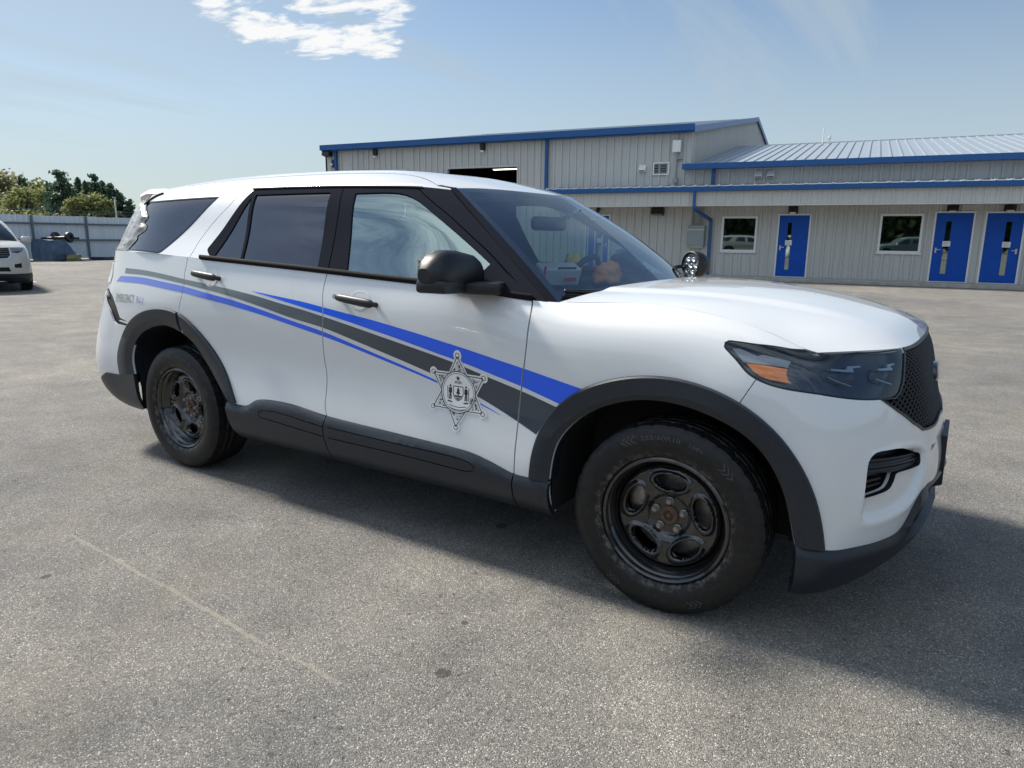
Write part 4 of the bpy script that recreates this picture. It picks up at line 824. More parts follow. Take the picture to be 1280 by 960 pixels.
# seal: star above a crest, shield with pine and water, two standing figures, scroll
sh=[]
def add(p): sh.append(SP(p))
add(star(.085,.04)[0:0]+[(.085*(1 if k%2==0 else .42)*math.sin(k*math.pi/5),.40+.085*(1 if k%2==0 else .42)*math.cos(k*math.pi/5)) for k in range(10)])
for x in (-.10,-.05,0,.05,.10): add([(x-.014,.25),(x+.014,.25),(x+.012,.32),(x-.012,.32)])
for p in ringp((0,0),1,1)[:0]: pass
cr=[(-.17,.17),(.17,.17),(.17,-.05),(.12,-.17),(0,-.25),(-.12,-.17),(-.17,-.05)]
for k in range(7): lines.append(SP(ribbon(np.array([cr[k],cr[(k+1)%7]]),.011)))
add([(0,.15),(.055,.05),(.03,.05),(.075,-.04),(.02,-.04),(.02,-.08),(-.02,-.08),(-.02,-.04),(-.075,-.04),(-.03,.05),(-.055,.05)])
add([(-.14,-.09),(.14,-.09),(.10,-.14),(-.10,-.14)]); add([(-.09,-.16),(.09,-.16),(0,-.22)])
for s in (-1,1):
    add([(s*.27+x,y) for x,y in ellipse((0,.17),.032,.038,10)])
    add([(s*.27-.05,.12),(s*.27+.05,.12),(s*.27+.06,-.02),(s*.27+.03,-.04),(s*.27+.045,-.22),(s*.27+.01,-.22),(s*.27,-.06),(s*.27-.01,-.22),(s*.27-.045,-.22),(s*.27-.03,-.04),(s*.27-.06,-.02)])
    lines.append(SP(ribbon(np.array([(s*.37,.16),(s*.35,-.22)]),.010)))
    add([(s*.20,-.27),(s*.36,-.25),(s*.36,-.29),(s*.20,-.31)])
t=np.linspace(-1,1,9); lines.append(SP(ribbon(np.stack([t*.30,-.37-.05*np.cos(t*1.5)],1),.010))); lines.append(SP(ribbon(np.stack([t*.30,-.45-.05*np.cos(t*1.5)],1),.010)))
decal('engraving',sh+lines,M['ink'],.0044,bd,step=.2)
def ltext(txt,org,ex,ey,mat,name,size=1,shear=.25,off=.0014):
    V,F=text_mesh(txt,1.0,shear); w=V[:,0].max(); h=V[:,1].max()
    uv=np.array(org)+np.outer(V[:,0]/w,ex)+np.outer(V[:,1]/h,ey)
    P=LOW.P(uv)+LOW.N(uv)*off; q=Part(); q.add(P,F); return q.build(name,mat,SUV,smooth=False)
te=f_('text_em')
ltext('EMERGENCY',te[1],te[2]-te[1],te[4]-te[1]-np.array([.0165,0]),M['inkgrey'],'emergency_lettering')
t9=f_('text_911'); ltext('9-1-1',te[2]+np.array([.02,-.002]),t9[1]-te[2]+np.array([-.02,0]),te[3]-te[2]-np.array([.008,0]),M['inkblue'],'number_lettering')
# ---- plastic film taped over the broken rear corner
def film_mat():
    m=bpy.data.materials.new('clear_film'); m.use_nodes=True; t=m.node_tree; t.nodes.clear(); L=t.links.new
    tr=t.nodes.new('ShaderNodeBsdfTransparent'); tr.inputs[0].default_value=(.9,.92,.93,1)
    df=t.nodes.new('ShaderNodeBsdfDiffuse'); df.inputs[0].default_value=(.75,.76,.76,1); tl=t.nodes.new('ShaderNodeBsdfTranslucent'); tl.inputs[0].default_value=(.75,.76,.76,1)
    gl=t.nodes.new('ShaderNodeBsdfGlossy'); gl.inputs['Roughness'].default_value=.22
    a=t.nodes.new('ShaderNodeMixShader'); a.inputs[0].default_value=.45; L(df.outputs[0],a.inputs[1]); L(tl.outputs[0],a.inputs[2])
    b=t.nodes.new('ShaderNodeMixShader'); b.inputs[0].default_value=.58; L(a.outputs[0],b.inputs[2]); L(tr.outputs[0],b.inputs[1])
    fr=t.nodes.new('ShaderNodeFresnel'); fr.inputs[0].default_value=1.4
    c=t.nodes.new('ShaderNodeMixShader'); L(fr.outputs[0],c.inputs[0]); L(b.outputs[0],c.inputs[1]); L(gl.outputs[0],c.inputs[2])
    o=t.nodes.new('ShaderNodeOutputMaterial'); L(c.outputs[0],o.inputs[0]); return m
from mathutils import noise as mnoise
def wrinkle(uv,ph):
    out=[]
    for u,v in uv:
        d=(v*1.0+u*.35); e=(u-v*.4)
        out.append((.015)+.008*mnoise.noise(Vector((d*16+ph,e*4.5,ph)))+.005*mnoise.noise(Vector((d*38,e*12,ph+3))))
    return np.array(out)
q=Part()
fe=smooth(np.array([(.0,-.01),(.187,-.005),(.215,.04),(.268,.115),(.25,.152),(.325,.205),(.315,.25),(.262,.28),(.285,.33),(.235,.37),(.16,.42),(.067,.475),(-.01,.50)]),.02,True,corner=(0,1,12))
q.region(GREEN,[F_(fe)],step=.009,off=lambda uv:.003+wrinkle(uv,0)*sstep(seg_dist(uv,[F_(fe)]),0,.05)*np.where(uv[:,0]<.06,1,1)+.015*sstep(.05-uv[:,0],0,.05),rim=0)
q.region(BACK,[F_([[0,0],[0,.74],[.43,.74],[.455,.40],[.44,0]])],step=.014,off=lambda uv:wrinkle(uv,0)+.006*np.sin(uv[:,1]*9)**2,rim=0)
fo=q.build('plastic_film',film_mat(),None); meta(fo,'crumpled clear plastic film taped over the broken rear corner of the police SUV','plastic film')
# spoiler with its torn end
q=Part(); t=np.linspace(0,1,12)
sp1=np.array([ROOF.P([[.0+.03,v]])[0] for v in np.linspace(0,ROOF.V[-1],20)])
sp1[:,1]=np.maximum(sp1[:,1],-.60); spr=[sp1+[.10,0,.006],sp1+[-.10,0,.010],sp1+[-.17,0,-.008],sp1+[-.165,0,-.075],sp1+[-.10,0,-.085],sp1+[.02,0,-.02]]; q.loft(spr+[spr[0]]); q.add([r_[0] for r_ in spr],[tuple(range(6))]); q.mirror().build('spoiler',pbr('pinkish_primer',(.55,.47,.44),.5),SUV,angle=R(30))
q=Part(); ed=smooth(np.array([[.23,.558],[.165,.548],[.105,.522],[.07,.478],[.045,.43]]),.03)
q.region(GREEN,[ribbon(ed,np.linspace(.003,.010,len(ed)))],step=.02,off=.010,rim=.010); q.build('torn_edge',M['gap'],SUV)
# ---- mirrors
def mirror(fl):
    q=Part(); n=24; c=np.array([-.895,-1.062,1.264]); ax=np.array([.12,-.993,0])
    sec=[]
    for t,hx,hz,dx,dz in ((-.190,.022,.030,.024,-.018),(-.183,.050,.052,.022,-.014),(-.145,.064,.067,.014,-.008),(-.03,.074,.078,.0,.0),(.035,.073,.077,-.006,.003),(.085,.066,.068,-.012,-.001),(.120,.054,.050,-.020,-.010),(.138,.030,.026,-.028,-.016)):
        ring=[]
        for a in np.linspace(0,2*np.pi,n,endpoint=False):
            ca,sa=math.cos(a),math.sin(a); k=(abs(ca)**3.4+abs(sa)**3.4)**(-1/3.4)
            x=hx*ca*k; z=hz*sa*k; x*=1-.30*max(0,sa*k)*(1 if ca>0 else .2)
            ring.append(c+ax*t+np.array([x+dx,0,z+dz]))
        sec.append(ring)
    q.loft(sec,closed=True); q.add(sec[0],[tuple(range(n))]); q.add(sec[-1],[tuple(range(n-1,-1,-1))])
    root=q.build('side_mirror',M['matte'],SUV,fl,angle=R(38))
    bm=bmesh.new()   # lower skull cap and foot
    box(bm,(-.900,-1.062,1.198),(.138,.262,.052),Matrix.Rotation(R(7),3,'Z')@Matrix.Rotation(R(-3),3,'X'),.014)
    box(bm,(-.815,-.950,1.192),(.19,.13,.050),Matrix.Rotation(R(20),3,'Z'),.014)
    if fl: bmesh.ops.scale(bm,vec=(1,-1,1),verts=bm.verts)
    bm_obj('mirror_foot',bm,M['matte'],root,True,sharp=R(40))
    bm=bmesh.new(); box(bm,(-.966,-1.065,1.262),(.006,.17,.10),Matrix.Rotation(R(-7),3,'Z'),.002)
    if fl: bmesh.ops.scale(bm,vec=(1,-1,1),verts=bm.verts)
    bm_obj('mirror_glass',bm,M['chrome'],root)
    if fl: root.location=(-.10,-.10,0)
    q=Part(); q.region(GREEN,[F_([[2.58,.004],[2.79,.004],[2.735,.145]])],step=.03,off=.012,rim=.02); q.build('mirror_patch',M['pillar'],root,fl)
mirror(False); mirror(True)
# ---- pillar spotlight on the driver side
SPT=Vector((-.56,.905,1.246))
Ms=Matrix.Translation(SPT)@Vector((-.52,-.95,.03)).to_track_quat('Z','Y').to_matrix().to_4x4()
bm=bmesh.new(); lathe(bm,[(0,-.105),(.03,-.102),(.058,-.085),(.076,-.055),(.082,-.02),(.080,.012),(.074,.018),(.068,.014),(.066,.006)],36,Ms); 
spo=bm_obj('spotlight',bm,M['matte'],SUV,True,sharp=R(40))
bm=bmesh.new(); lathe(bm,[(.066,.006),(.0,.002)],36,Ms); bm_obj('reflector_plate',bm,M['lampgrey'],spo)
bm=bmesh.new()
for k in range(7):
    r,a=(0,0) if k==0 else (.043,k*math.pi/3); mm=Ms@Matrix.Translation((r*math.cos(a),r*math.sin(a),.004)); lathe(bm,[(.019,.008),(.014,.001),(.006,-.001),(.005,.004),(0,.006)],14,mm)
bm_obj('light_cell',bm,M['chrome'],spo,True)
bm=bmesh.new(); tube(bm,[SPT+Vector((-.03,.03,-.01)),SPT+Vector((-.08,-.02,-.015)),Vector((-.68,.80,1.21))],.012,8); bm_obj('mounting_arm',bm,M['black'],spo,True)
# ---- wheels
def wheel_parts():
    parts=[]
    # tyre, axis along y, outer face towards -y
    Rr=.372; prof=[(.236,.096),(.2462,.106),(.2485,.116),(.262,.127),(.300,.133),(.330,.130),(.350,.122),(.358,.1145),(.3655,.108),(.3665,.094)]
    na=216; ny=15; rings=[]
    half=[(r,y) for r,y in prof]
    ys=list(np.linspace(.086,-.086,27))
    def tread(y,k):
        r=Rr-.0045*(abs(y)/.1)**2.2
        g=min(abs(abs(y)-.022),abs(abs(y)-.060))
        if g<.0045: r-=.009
        elif abs(y)>.064 and k%6<1: r-=.006
        elif abs(y)<.055 and (k+int(abs(y)*400))%9<1: r-=.004
        return r
    cols=half[::1]+[(None,y) for y in ys]+[(r,-y) for r,y in half[::-1]]
    for r,y in cols:
        ring=[]
        for k in range(na):
            a=2*math.pi*k/na
            rr=r if r is not None else tread(y,k)
            if r is not None and r>.3575 and k%6<1: rr-=.004
            ring.append((rr*math.cos(a),-y,rr*math.sin(a)))
        rings.append(np.array(ring))
    q=Part(); q.loft(rings,closed=True); parts.append(('tyre',q,M['tyre'],R(35)))
    # raised lettering and chevrons on the side wall
    q=Part()
    def arc_text(txt,r0,mid,h,wid):
        V,F=text_mesh(txt,1.0,bold=.01); w=V[:,0].max(); hh=V[:,1].max(); a=mid-(V[:,0]/w-.5)*wid; r=r0+V[:,1]/hh*h
        y=-np.interp(r,[.262,.300,.330,.350],[.128,.133,.130,.122])-.0012
        q.add(np.stack([r*np.cos(a),y,r*np.sin(a)],1),F)
    arc_text('255/60R18',.316,R(94),.016,R(27)); parts.append(('sidewall_lettering',q,M['tyretext'],None)); q=Part(); arc_text('108V',.316,R(70),.015,R(11))
    parts.append(('sidewall_lettering',q,M['tyretext'],None))
    for mid in (R(112),R(52),R(-68),R(232)):
        q=Part()
        for j in range(3):
            for s in (-1,1):
                a=mid+j*R(3.4)*(1 if mid>R(80) or mid<0 else -1); a2=a+R(3.2)*(1 if mid>R(80) or mid<0 else -1)
                r1,r2=.323,.323+s*.015
                pts=[]
                for (aa,rr) in ((a2,r1),(a2-R(1.1),r1),(a-R(1.1),r2),(a,r2)):
                    y=-np.interp(rr,[.262,.300,.330,.350],[.128,.133,.130,.122])-.0010; pts.append((rr*math.cos(aa),y,rr*math.sin(aa)))
                q.add(pts,[(0,1,2,3)])
        parts.append(('sidewall_chevron',q,M['tyretext'],None))
    # steel rim: lathe barrel + pressed disc with five oval windows
    bm=bmesh.new(); Mx=Matrix.Rotation(R(90),4,'X')   # local z -> -y
    lathe(bm,[(.2245,.100),(.2300,.112),(.2385,.1165),(.2455,.112),(.2460,.104),(.240,.102),(.2345,.098),(.2260,.092),(.2180,.078),(.2120,.060),(.2050,.052),(.2050,-.09),(.230,-.10)][::1],72,Mx)
    parts.append(('rim',bm,M['wheel'],R(35)))
    ov=[ellipse((  .137*math.sin(k*2*math.pi/5+R(2)),.137*math.cos(k*2*math.pi/5+R(2))),.055,.030,32,rot=-(k*2*math.pi/5+R(2))) for k in range(5)]
    def relief(uv):
        uv=np.atleast_2d(uv); r=np.hypot(uv[:,0],uv[:,1])
        z=np.interp(r,[0,.074,.086,.105,.175,.190,.200,.2075],[.036,.036,.050,.058,.066,.064,.050,.040])
        d=np.full(len(uv),9.)
        for o in ov:
            c=o.mean(0); u=c/np.linalg.norm(c); e=np.stack([(uv-c)@np.array([u[1],-u[0]])/.055,(uv-c)@u/.030],1); dd=np.sqrt((e**2).sum(1)); d=np.minimum(d,dd)
        z=z+.011*np.exp(-((d-1.24)/.22)**2)*sstep(r,.075,.088)-.014*(1-sstep(d,1.0,1.14))
        return z
    q=Part(); q.region(Flat(relief),[ellipse((0,0),.2075,.2075,72)],ov+[ellipse((0,0),.036,.036,24)],step=.0050,rim=.012)
    V=np.vstack(q.V); q.V=[np.stack([V[:,0],-V[:,2],V[:,1]],1)]; q.NV={k:np.array([v[0],-v[2],v[1]]) for k,v in q.NV.items()}
    parts.append(('wheel_disc',q,M['wheel'],None))
    for k in range(5):
        bm=bmesh.new(); a=k*2*math.pi/5+R(90); mm=Mx@Matrix.Translation((.057*math.cos(a),.057*math.sin(a),.036))
        lathe(bm,[(.0155,0),(.0155,.004),(.0125,.006)],6,mm); lathe(bm,[(.0125,.004),(.0125,.019),(.010,.023),(.0075,.023),(.006,.026),(0,.027)],6,mm)
        parts.append(('lug_nut',bm,M['nut'],R(30)))
    bm=bmesh.new(); lathe(bm,[(.038,.0),(.038,.040),(.034,.046),(.020,.048),(.0195,.040),(.010,.040),(.009,.052),(.006,.055),(0,.055)],28,Mx); parts.append(('hub',bm,M['rust'],R(30)))
    bm=bmesh.new(); lathe(bm,[(0,-.01),(.165,-.01),(.165,-.035),(0,-.035)],40,Mx); parts.append(('brake_disc',bm,M['disc'],R(30)))
    bm=bmesh.new(); box(bm,(-.12,.0,.06),(.10,.07,.12),bev=.02); parts.append(('brake_caliper',bm,M['disc'],R(30)))
    return parts
wroot=None
def place_wheel(x,y,flip,steer=0,first=[None]):
    rz=(math.pi if flip else 0)+steer
    if first[0] is None:
        w=empty('wheel',(x,y,.368),rz); w.parent=SUV
        for nm,g,mt,an in wheel_parts():
            o=(g.build(nm,mt,w,angle=an) if isinstance(g,Part) else bm_obj(nm,g,mt,w,True,sharp=an))
        first[0]=w
    else:
        w=first[0].copy(); link(w,SUV); w.location=(x,y,.368); w.rotation_euler=(0,0,rz)
        for ch in first[0].children:
            c=ch.copy(); link(c,w)
    return w
place_wheel(0.01,-.851+.02,False,.033); place_wheel(-3.025,-.851+.02,False); place_wheel(0.01,.831,True,.033); place_wheel(-3.025,.831,True)
# turned a little so the rear wheel does not repeat the front one
ws_=[c for c in SUV.children if c.name.startswith('wheel') and c.type=='EMPTY']
ws_[1].rotation_euler=(0,R(20),0); ws_[3].rotation_euler=(0,R(40),math.pi)
# ---- wheel wells, floor
for fl in (0,1):
    for a in (arch_fi,arch_ri):
        q=Part()
        P=LOW.P(a); P0=P+[0,.03,0]; lo=P0[[0,-1]].copy()
        def dn(p): 
            s=[np.array([[p[0][0],p[0][1],.30]]),p,np.array([[p[-1][0],p[-1][1],.30]])]; return np.vstack(s)
        A=dn(P0); B=A.copy(); B[:,1]=-.60; c=A.mean(0)
        q.loft([A,B]); q.add(B,[tuple(range(len(B)))])
        q.build('wheel_liner',M['gap'],SUV,bool(fl),smooth=False)
bm=bmesh.new(); box2(bm,(-3.9,-.58,.27),(.55,.58,.42)); box2(bm,(-2.38,-.86,.27),(-.6,.86,.36)); box2(bm,(.40,-.62,.27),(.70,.62,.40)); bm_obj('underbody',bm,M['gap'],SUV)
# suspension seen behind the front tyre and mud deflector
bm=bmesh.new(); tube(bm,[(.03,-.70,.36),(.03,.70,.36)],.05,8); bm_obj('axle',bm,M['gap'],SUV,True); bm=bmesh.new(); tube(bm,[(-3.02,-.72,.36),(-3.02,.72,.36)],.05,8); bm_obj('axle',bm,M['gap'],SUV,True)
# ---- cabin
bm=bmesh.new()
for p in ((-.40,.03),): pass
def dashprof(y): return [(-.42,1.10),(-.62,1.115),(-.80,1.115),(-.92,1.08),(-.98,.98),(-.92,.80),(-.80,.55)]
rings=[[bm.verts.new((x,y,z+(.02 if abs(y)<.55 else 0))) for x,z in dashprof(y)] for y in (-.80,-.55,0,.2,.55,.80)]
for A,B in zip(rings,rings[1:]):
    for k in range(6): bm.faces.new((A[k],A[k+1],B[k+1],B[k]))
bm_obj('dashboard',bm,M['dash'],SUV,True)
bm=bmesh.new(); box2(bm,(-3.7,-.80,.40),(-.6,.80,.44)); bm_obj('cabin_floor',bm,M['dash'],SUV)
def seat_mesh(x,y,w=.50):
    bm=bmesh.new(); box(bm,(x,y,.66),(.52,w,.16),bev=.05,seg=3); box(bm,(x-.32,y,1.00),(.14,w-.02,.62),Matrix.Rotation(R(-14),3,'Y'),.05,3); return bm
for x,y in ((-1.35,-.38),(-1.35,.38)):
    s_=bm_obj('seat',seat_mesh(x,y),M['seat'],SUV,True,sharp=R(50))
    bm=bmesh.new(); box(bm,(x-.43,y,1.40),(.10,.27,.19),Matrix.Rotation(R(-12),3,'Y'),.045,3); tube(bm,[(x-.41,y-.06,1.2),(x-.43,y-.06,1.38)],.007,6); tube(bm,[(x-.41,y+.06,1.2),(x-.43,y+.06,1.38)],.007,6); bm_obj('headrest',bm,M['seat'],s_,True,sharp=R(50))
bm=bmesh.new(); box(bm,(-2.45,0,.68),(.5,1.3,.16),bev=.05); box(bm,(-2.80,0,1.0),(.14,1.3,.62),Matrix.Rotation(R(-16),3,'Y'),.05); bm_obj('rear_seat',bm,M['seat'],SUV,True,sharp=R(50))
bm=bmesh.new(); ring=[]
Mw=Matrix.Translation((-1.05,.38,1.125))@Matrix.Rotation(R(-64),4,'Y')
pts=[Mw@Vector((.185*math.cos(a),.185*math.sin(a),0)) for a in np.linspace(0,2*math.pi,33)]
tube(bm,pts,.017,8,False)
for a in (R(90),R(-90),R(180)): tube(bm,[Mw@Vector((.05*math.cos(a),.05*math.sin(a),-.02)),Mw@Vector((.18*math.cos(a),.18*math.sin(a),0))],.016,6)
box(bm,Mw@Vector((0,0,-.02)),(.13,.15,.05),Mw.to_3x3(),.02); tube(bm,[Mw@Vector((0,0,-.02)),Mw@Vector((0,0,-.25))],.035,8); bm_obj('steering_wheel',bm,M['dash'],SUV,True,sharp=R(50))
bm=bmesh.new(); box(bm,(-1.045,0,1.468),(.05,.25,.072),Matrix.Rotation(R(-12),3,'Z'),.02); tube(bm,[(-1.03,0,1.47),(-.86,0,1.53)],.012,6); bm_obj('rear_view_mirror',bm,M['dash'],SUV,True,sharp=R(50))
# loose things left in the cabin
rt_=empty('radio_console',(-1.06,.13,1.15),R(-35),'grey radio box with dark screen and red label behind the police SUV windshield','radio')
bm=bmesh.new(); box(bm,(0,0,.05),(.10,.24,.10),Matrix.Rotation(R(22),3,'Y'),.01); bm_obj('case',bm,pbr('light_grey_plastic',(.55,.57,.58),.5),rt_)
bm=bmesh.new(); box(bm,(.052,.03,.065),(.006,.11,.05),Matrix.Rotation(R(22),3,'Y')); bm_obj('screen',bm,M['dash'],rt_)
bm=bmesh.new(); box(bm,(.060,.05,.022),(.004,.07,.022),Matrix.Rotation(R(22),3,'Y')); box(bm,(.057,-.105,.05),(.006,.012,.095),Matrix.Rotation(R(22),3,'Y')); bm_obj('label',bm,pbr('red_label',(.55,.05,.05),.5),rt_)
def soft(name,c,s,mat,seed,label,cat):
    bm=bmesh.new(); bmesh.ops.create_icosphere(bm,subdivisions=4,radius=1)
    for v in bm.verts:
        n=mnoise.noise(v.co*1.6+Vector((seed,0,0)))*.35+mnoise.noise(v.co*4+Vector((0,seed,0)))*.14; v.co*=1+n; v.co=Vector((v.co.x*s[0],v.co.y*s[1],max(v.co.z,-.7)*s[2]))+Vector(c)
    o=bm_obj(name,bm,mat,None,True); return meta(o,label,cat)
soft('safety_vest',(-.98,.60,1.18),(.08,.14,.075),pbr('orange_cloth',(.70,.28,.05),.8),3,'bundled orange safety vest behind the steering wheel of the police SUV','vest')
soft('yellow_bag',(-1.16,.50,1.22),(.06,.07,.08),pbr('yellow_cloth',(.75,.62,.10),.7),8,'small yellow cloth bag beside the steering wheel of the police SUV','bag')
# ================================================================ the lot
def asphalt():
    m,t,b=new_mat('worn_asphalt'); L=t.links.new
    tc=t.nodes.new('ShaderNodeTexCoord'); V=tc.outputs['Object']
    def noise(sc,det=4,ro=.6,vec=None,dist=0):
        n=t.nodes.new('ShaderNodeTexNoise'); n.inputs['Scale'].default_value=sc; n.inputs['Detail'].default_value=det; n.inputs['Roughness'].default_value=ro; n.inputs['Distortion'].default_value=dist; L(vec or V,n.inputs['Vector']); return n.outputs['Fac']
    def ramp(x,*st):
        r=t.nodes.new('ShaderNodeValToRGB'); e=r.color_ramp.elements
        while len(e)<len(st): e.new(.5)
        for k,(p,c) in enumerate(st): e[k].position=p; e[k].color=(*c,1) if isinstance(c,tuple) else (c,c,c,1)
        L(x,r.inputs[0]); return r.outputs[0]
    def mix(f,a,b_,mode='MIX'):
        x=t.nodes.new('ShaderNodeMix'); x.data_type='RGBA'; x.blend_type=mode
        for i,v in ((0,f),(6,a),(7,b_)):
            if isinstance(v,(int,float)): x.inputs[i].default_value=v
            elif isinstance(v,tuple): x.inputs[i].default_value=(*v,1)
            else: L(v,x.inputs[i])
        return x.outputs[2]
    def math_(op,a,b_=None):
        n=t.nodes.new('ShaderNodeMath'); n.operation=op
        for i,v in ((0,a),(1,b_)):
            if v is None: continue
            if isinstance(v,(int,float)): n.inputs[i].default_value=v
            else: L(v,n.inputs[i])
        return n.outputs[0]
    vo=t.nodes.new('ShaderNodeTexVoronoi'); vo.inputs['Scale'].default_value=270; vo.inputs['Randomness'].default_value=1; L(V,vo.inputs['Vector'])
    sp=t.nodes.new('ShaderNodeSeparateColor'); L(vo.outputs['Color'],sp.inputs[0])
    stone=ramp(sp.outputs[0],(0,.06),(.30,.145),(.72,.20),(.92,.28),(1,.60))
    warm=mix(.5,stone,mix(sp.outputs[1],(.185,.168,.142),(.165,.167,.17)))
    base=mix(.66,warm,stone)
    big=ramp(noise(.35,6,.62),(.34,(.76,.76,.78)),(.66,(1.20,1.16,1.08)))
    mid=ramp(noise(2.6,7,.68),(.30,(.74,.74,.74)),(.70,(1.2,1.18,1.14)))
    pit=ramp(noise(30,6,.75),(.34,.22),(.43,1.0))
    c=mix(1.0,base,big,'MULTIPLY'); c=mix(1.0,c,mid,'MULTIPLY'); c=mix(.8,c,pit,'MULTIPLY')
    # dusty tan patches and dark drips
    c=mix(math_('MULTIPLY',ramp(noise(.9,8,.7,dist=.6),(.50,0.),(.70,1.)),.30),c,(.24,.205,.15))
    c=mix(math_('MULTIPLY',ramp(noise(1.7,9,.75),(.30,1.),(.40,0.)),.45),c,(.07,.068,.066))
    # the pale sealed seam of an old joint, and one oil drip
    sx=t.nodes.new('ShaderNodeSeparateXYZ'); L(V,sx.inputs[0])
    wob=math_('MULTIPLY',math_('SUBTRACT',noise(3,5,.6),.5),.05)
    along=math_('ADD',math_('MULTIPLY',sx.outputs[0],-.0503),-1.966)
    dist=math_('ABSOLUTE',math_('SUBTRACT',math_('ADD',sx.outputs[1],wob),along))
    rag=math_('MULTIPLY',math_('SUBTRACT',noise(26,6,.75),.18),.026)
    seam=math_('MULTIPLY',math_('LESS_THAN',dist,rag),math_('MULTIPLY',math_('LESS_THAN',sx.outputs[0],-.66),math_('GREATER_THAN',sx.outputs[0],-2.55)))
    c=mix(math_('MULTIPLY',math_('MULTIPLY',seam,ramp(noise(7,5,.7),(.33,.0),(.50,1.))),.62),c,(.30,.275,.225))
    edge=math_('MULTIPLY',math_('LESS_THAN',math_('ABSOLUTE',math_('SUBTRACT',dist,.020)),math_('MULTIPLY',noise(20,4),.009)),math_('MULTIPLY',math_('LESS_THAN',sx.outputs[0],-.75),math_('GREATER_THAN',sx.outputs[0],-2.5)))
    
    for (x,y,r) in ((-.425,-1.705,.026),(-.93,-.60,.03),(-.55,-1.42,.014),(-4.2,-1.6,.03),(1.62,-1.0,.02),(-2.2,-2.1,.02)):
        d=math_('SQRT',math_('ADD',math_('POWER',math_('SUBTRACT',sx.outputs[0],x),2.),math_('POWER',math_('SUBTRACT',sx.outputs[1],y),2.)))
        d=math_('ADD',d,math_('MULTIPLY',math_('SUBTRACT',noise(45,4),.5),r*1.2))
        c=mix(math_('MULTIPLY',math_('LESS_THAN',d,r),.72),c,(.035,.035,.034))
    L(c,b.inputs['Base Color'])
    b.inputs['Roughness'].default_value=.86; b.inputs['Specular IOR Level'].default_value=.35
    h=math_('ADD',math_('MULTIPLY',vo.outputs['Distance'],-.6),math_('MULTIPLY',noise(60,6,.7),.9)); h=math_('ADD',h,math_('MULTIPLY',noise(9,4),.5))
    u=t.nodes.new('ShaderNodeBump'); u.inputs['Strength'].default_value=.9; u.inputs['Distance'].default_value=.006; L(h,u.inputs['Height']); L(u.outputs[0],b.inputs['Normal'])
    return m
bm=bmesh.new(); bmesh.ops.create_grid(bm,x_segments=2,y_segments=2,size=900); meta(bm_obj('ground',bm,asphalt()),kind='structure')
# loose stones and a few bits of litter lying on the asphalt
# ================================================================ buildings
B0=(-5.02,23.13,0.0); BA=R(6.7)
def steel(name,col,rough=.45,metal=0.0,streak=.055):
    m,t,b=new_mat(name); L=t.links.new; tc=t.nodes.new('ShaderNodeTexCoord')
    mp=t.nodes.new('ShaderNodeMapping'); mp.inputs['Scale'].default_value=(1.6,1.6,.16); L(tc.outputs['Object'],mp.inputs[0])
    n=t.nodes.new('ShaderNodeTexNoise'); n.inputs['Scale'].default_value=1.5; n.inputs['Detail'].default_value=8; n.inputs['Roughness'].default_value=.7; L(mp.outputs[0],n.inputs['Vector'])
    r=t.nodes.new('ShaderNodeValToRGB'); r.color_ramp.elements[0].position=.3; r.color_ramp.elements[1].position=.72
    r.color_ramp.elements[0].color=(*[c*(1-streak) for c in col],1); r.color_ramp.elements[1].color=(*[min(1,c*(1+streak)) for c in col],1)
    L(n.outputs['Fac'],r.inputs[0]); L(r.outputs[0],b.inputs['Base Color']); b.inputs['Roughness'].default_value=rough; b.inputs['Metallic'].default_value=metal; return m
G={}
G['wall']=steel('grey_beige_steel',(.495,.50,.485)); G['fascia']=steel('fascia_steel',(.515,.52,.50)); G['soffit']=steel('soffit_steel',(.60,.59,.56))
G['blue']=steel('blue_trim_steel',(.008,.085,.27),.35,streak=.08); G['door']=pbr('blue_door_paint',(.001,.070,.40),.5,spec=.25,noise=(3,.10))
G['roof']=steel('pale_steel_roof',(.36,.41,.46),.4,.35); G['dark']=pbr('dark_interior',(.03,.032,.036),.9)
G['white']=pbr('white_frame',(.72,.73,.72),.4); G['concrete']=pbr('concrete_walk',(.36,.34,.30),.9,noise=(6,.18),bump=(40,.3,.004))
G['pane']=glass_mat('window_pane',(.05,.06,.06),.36,rough=.02,gcol=(.85,1,.9)); G['lamp']=pbr('black_lamp_housing',(.012,.012,.013),.4); G['diff']=pbr('lamp_diffuser',(.75,.75,.72),.35)
G['box']=steel('grey_green_cabinet',(.24,.29,.29),.45); G['paper']=pbr('paper_notice',(.75,.75,.73),.8); G['metal']=pbr('brushed_metal',(.6,.6,.6),.3,metal=.9)
G['cond']=pbr('grey_conduit',(.30,.31,.31),.5)
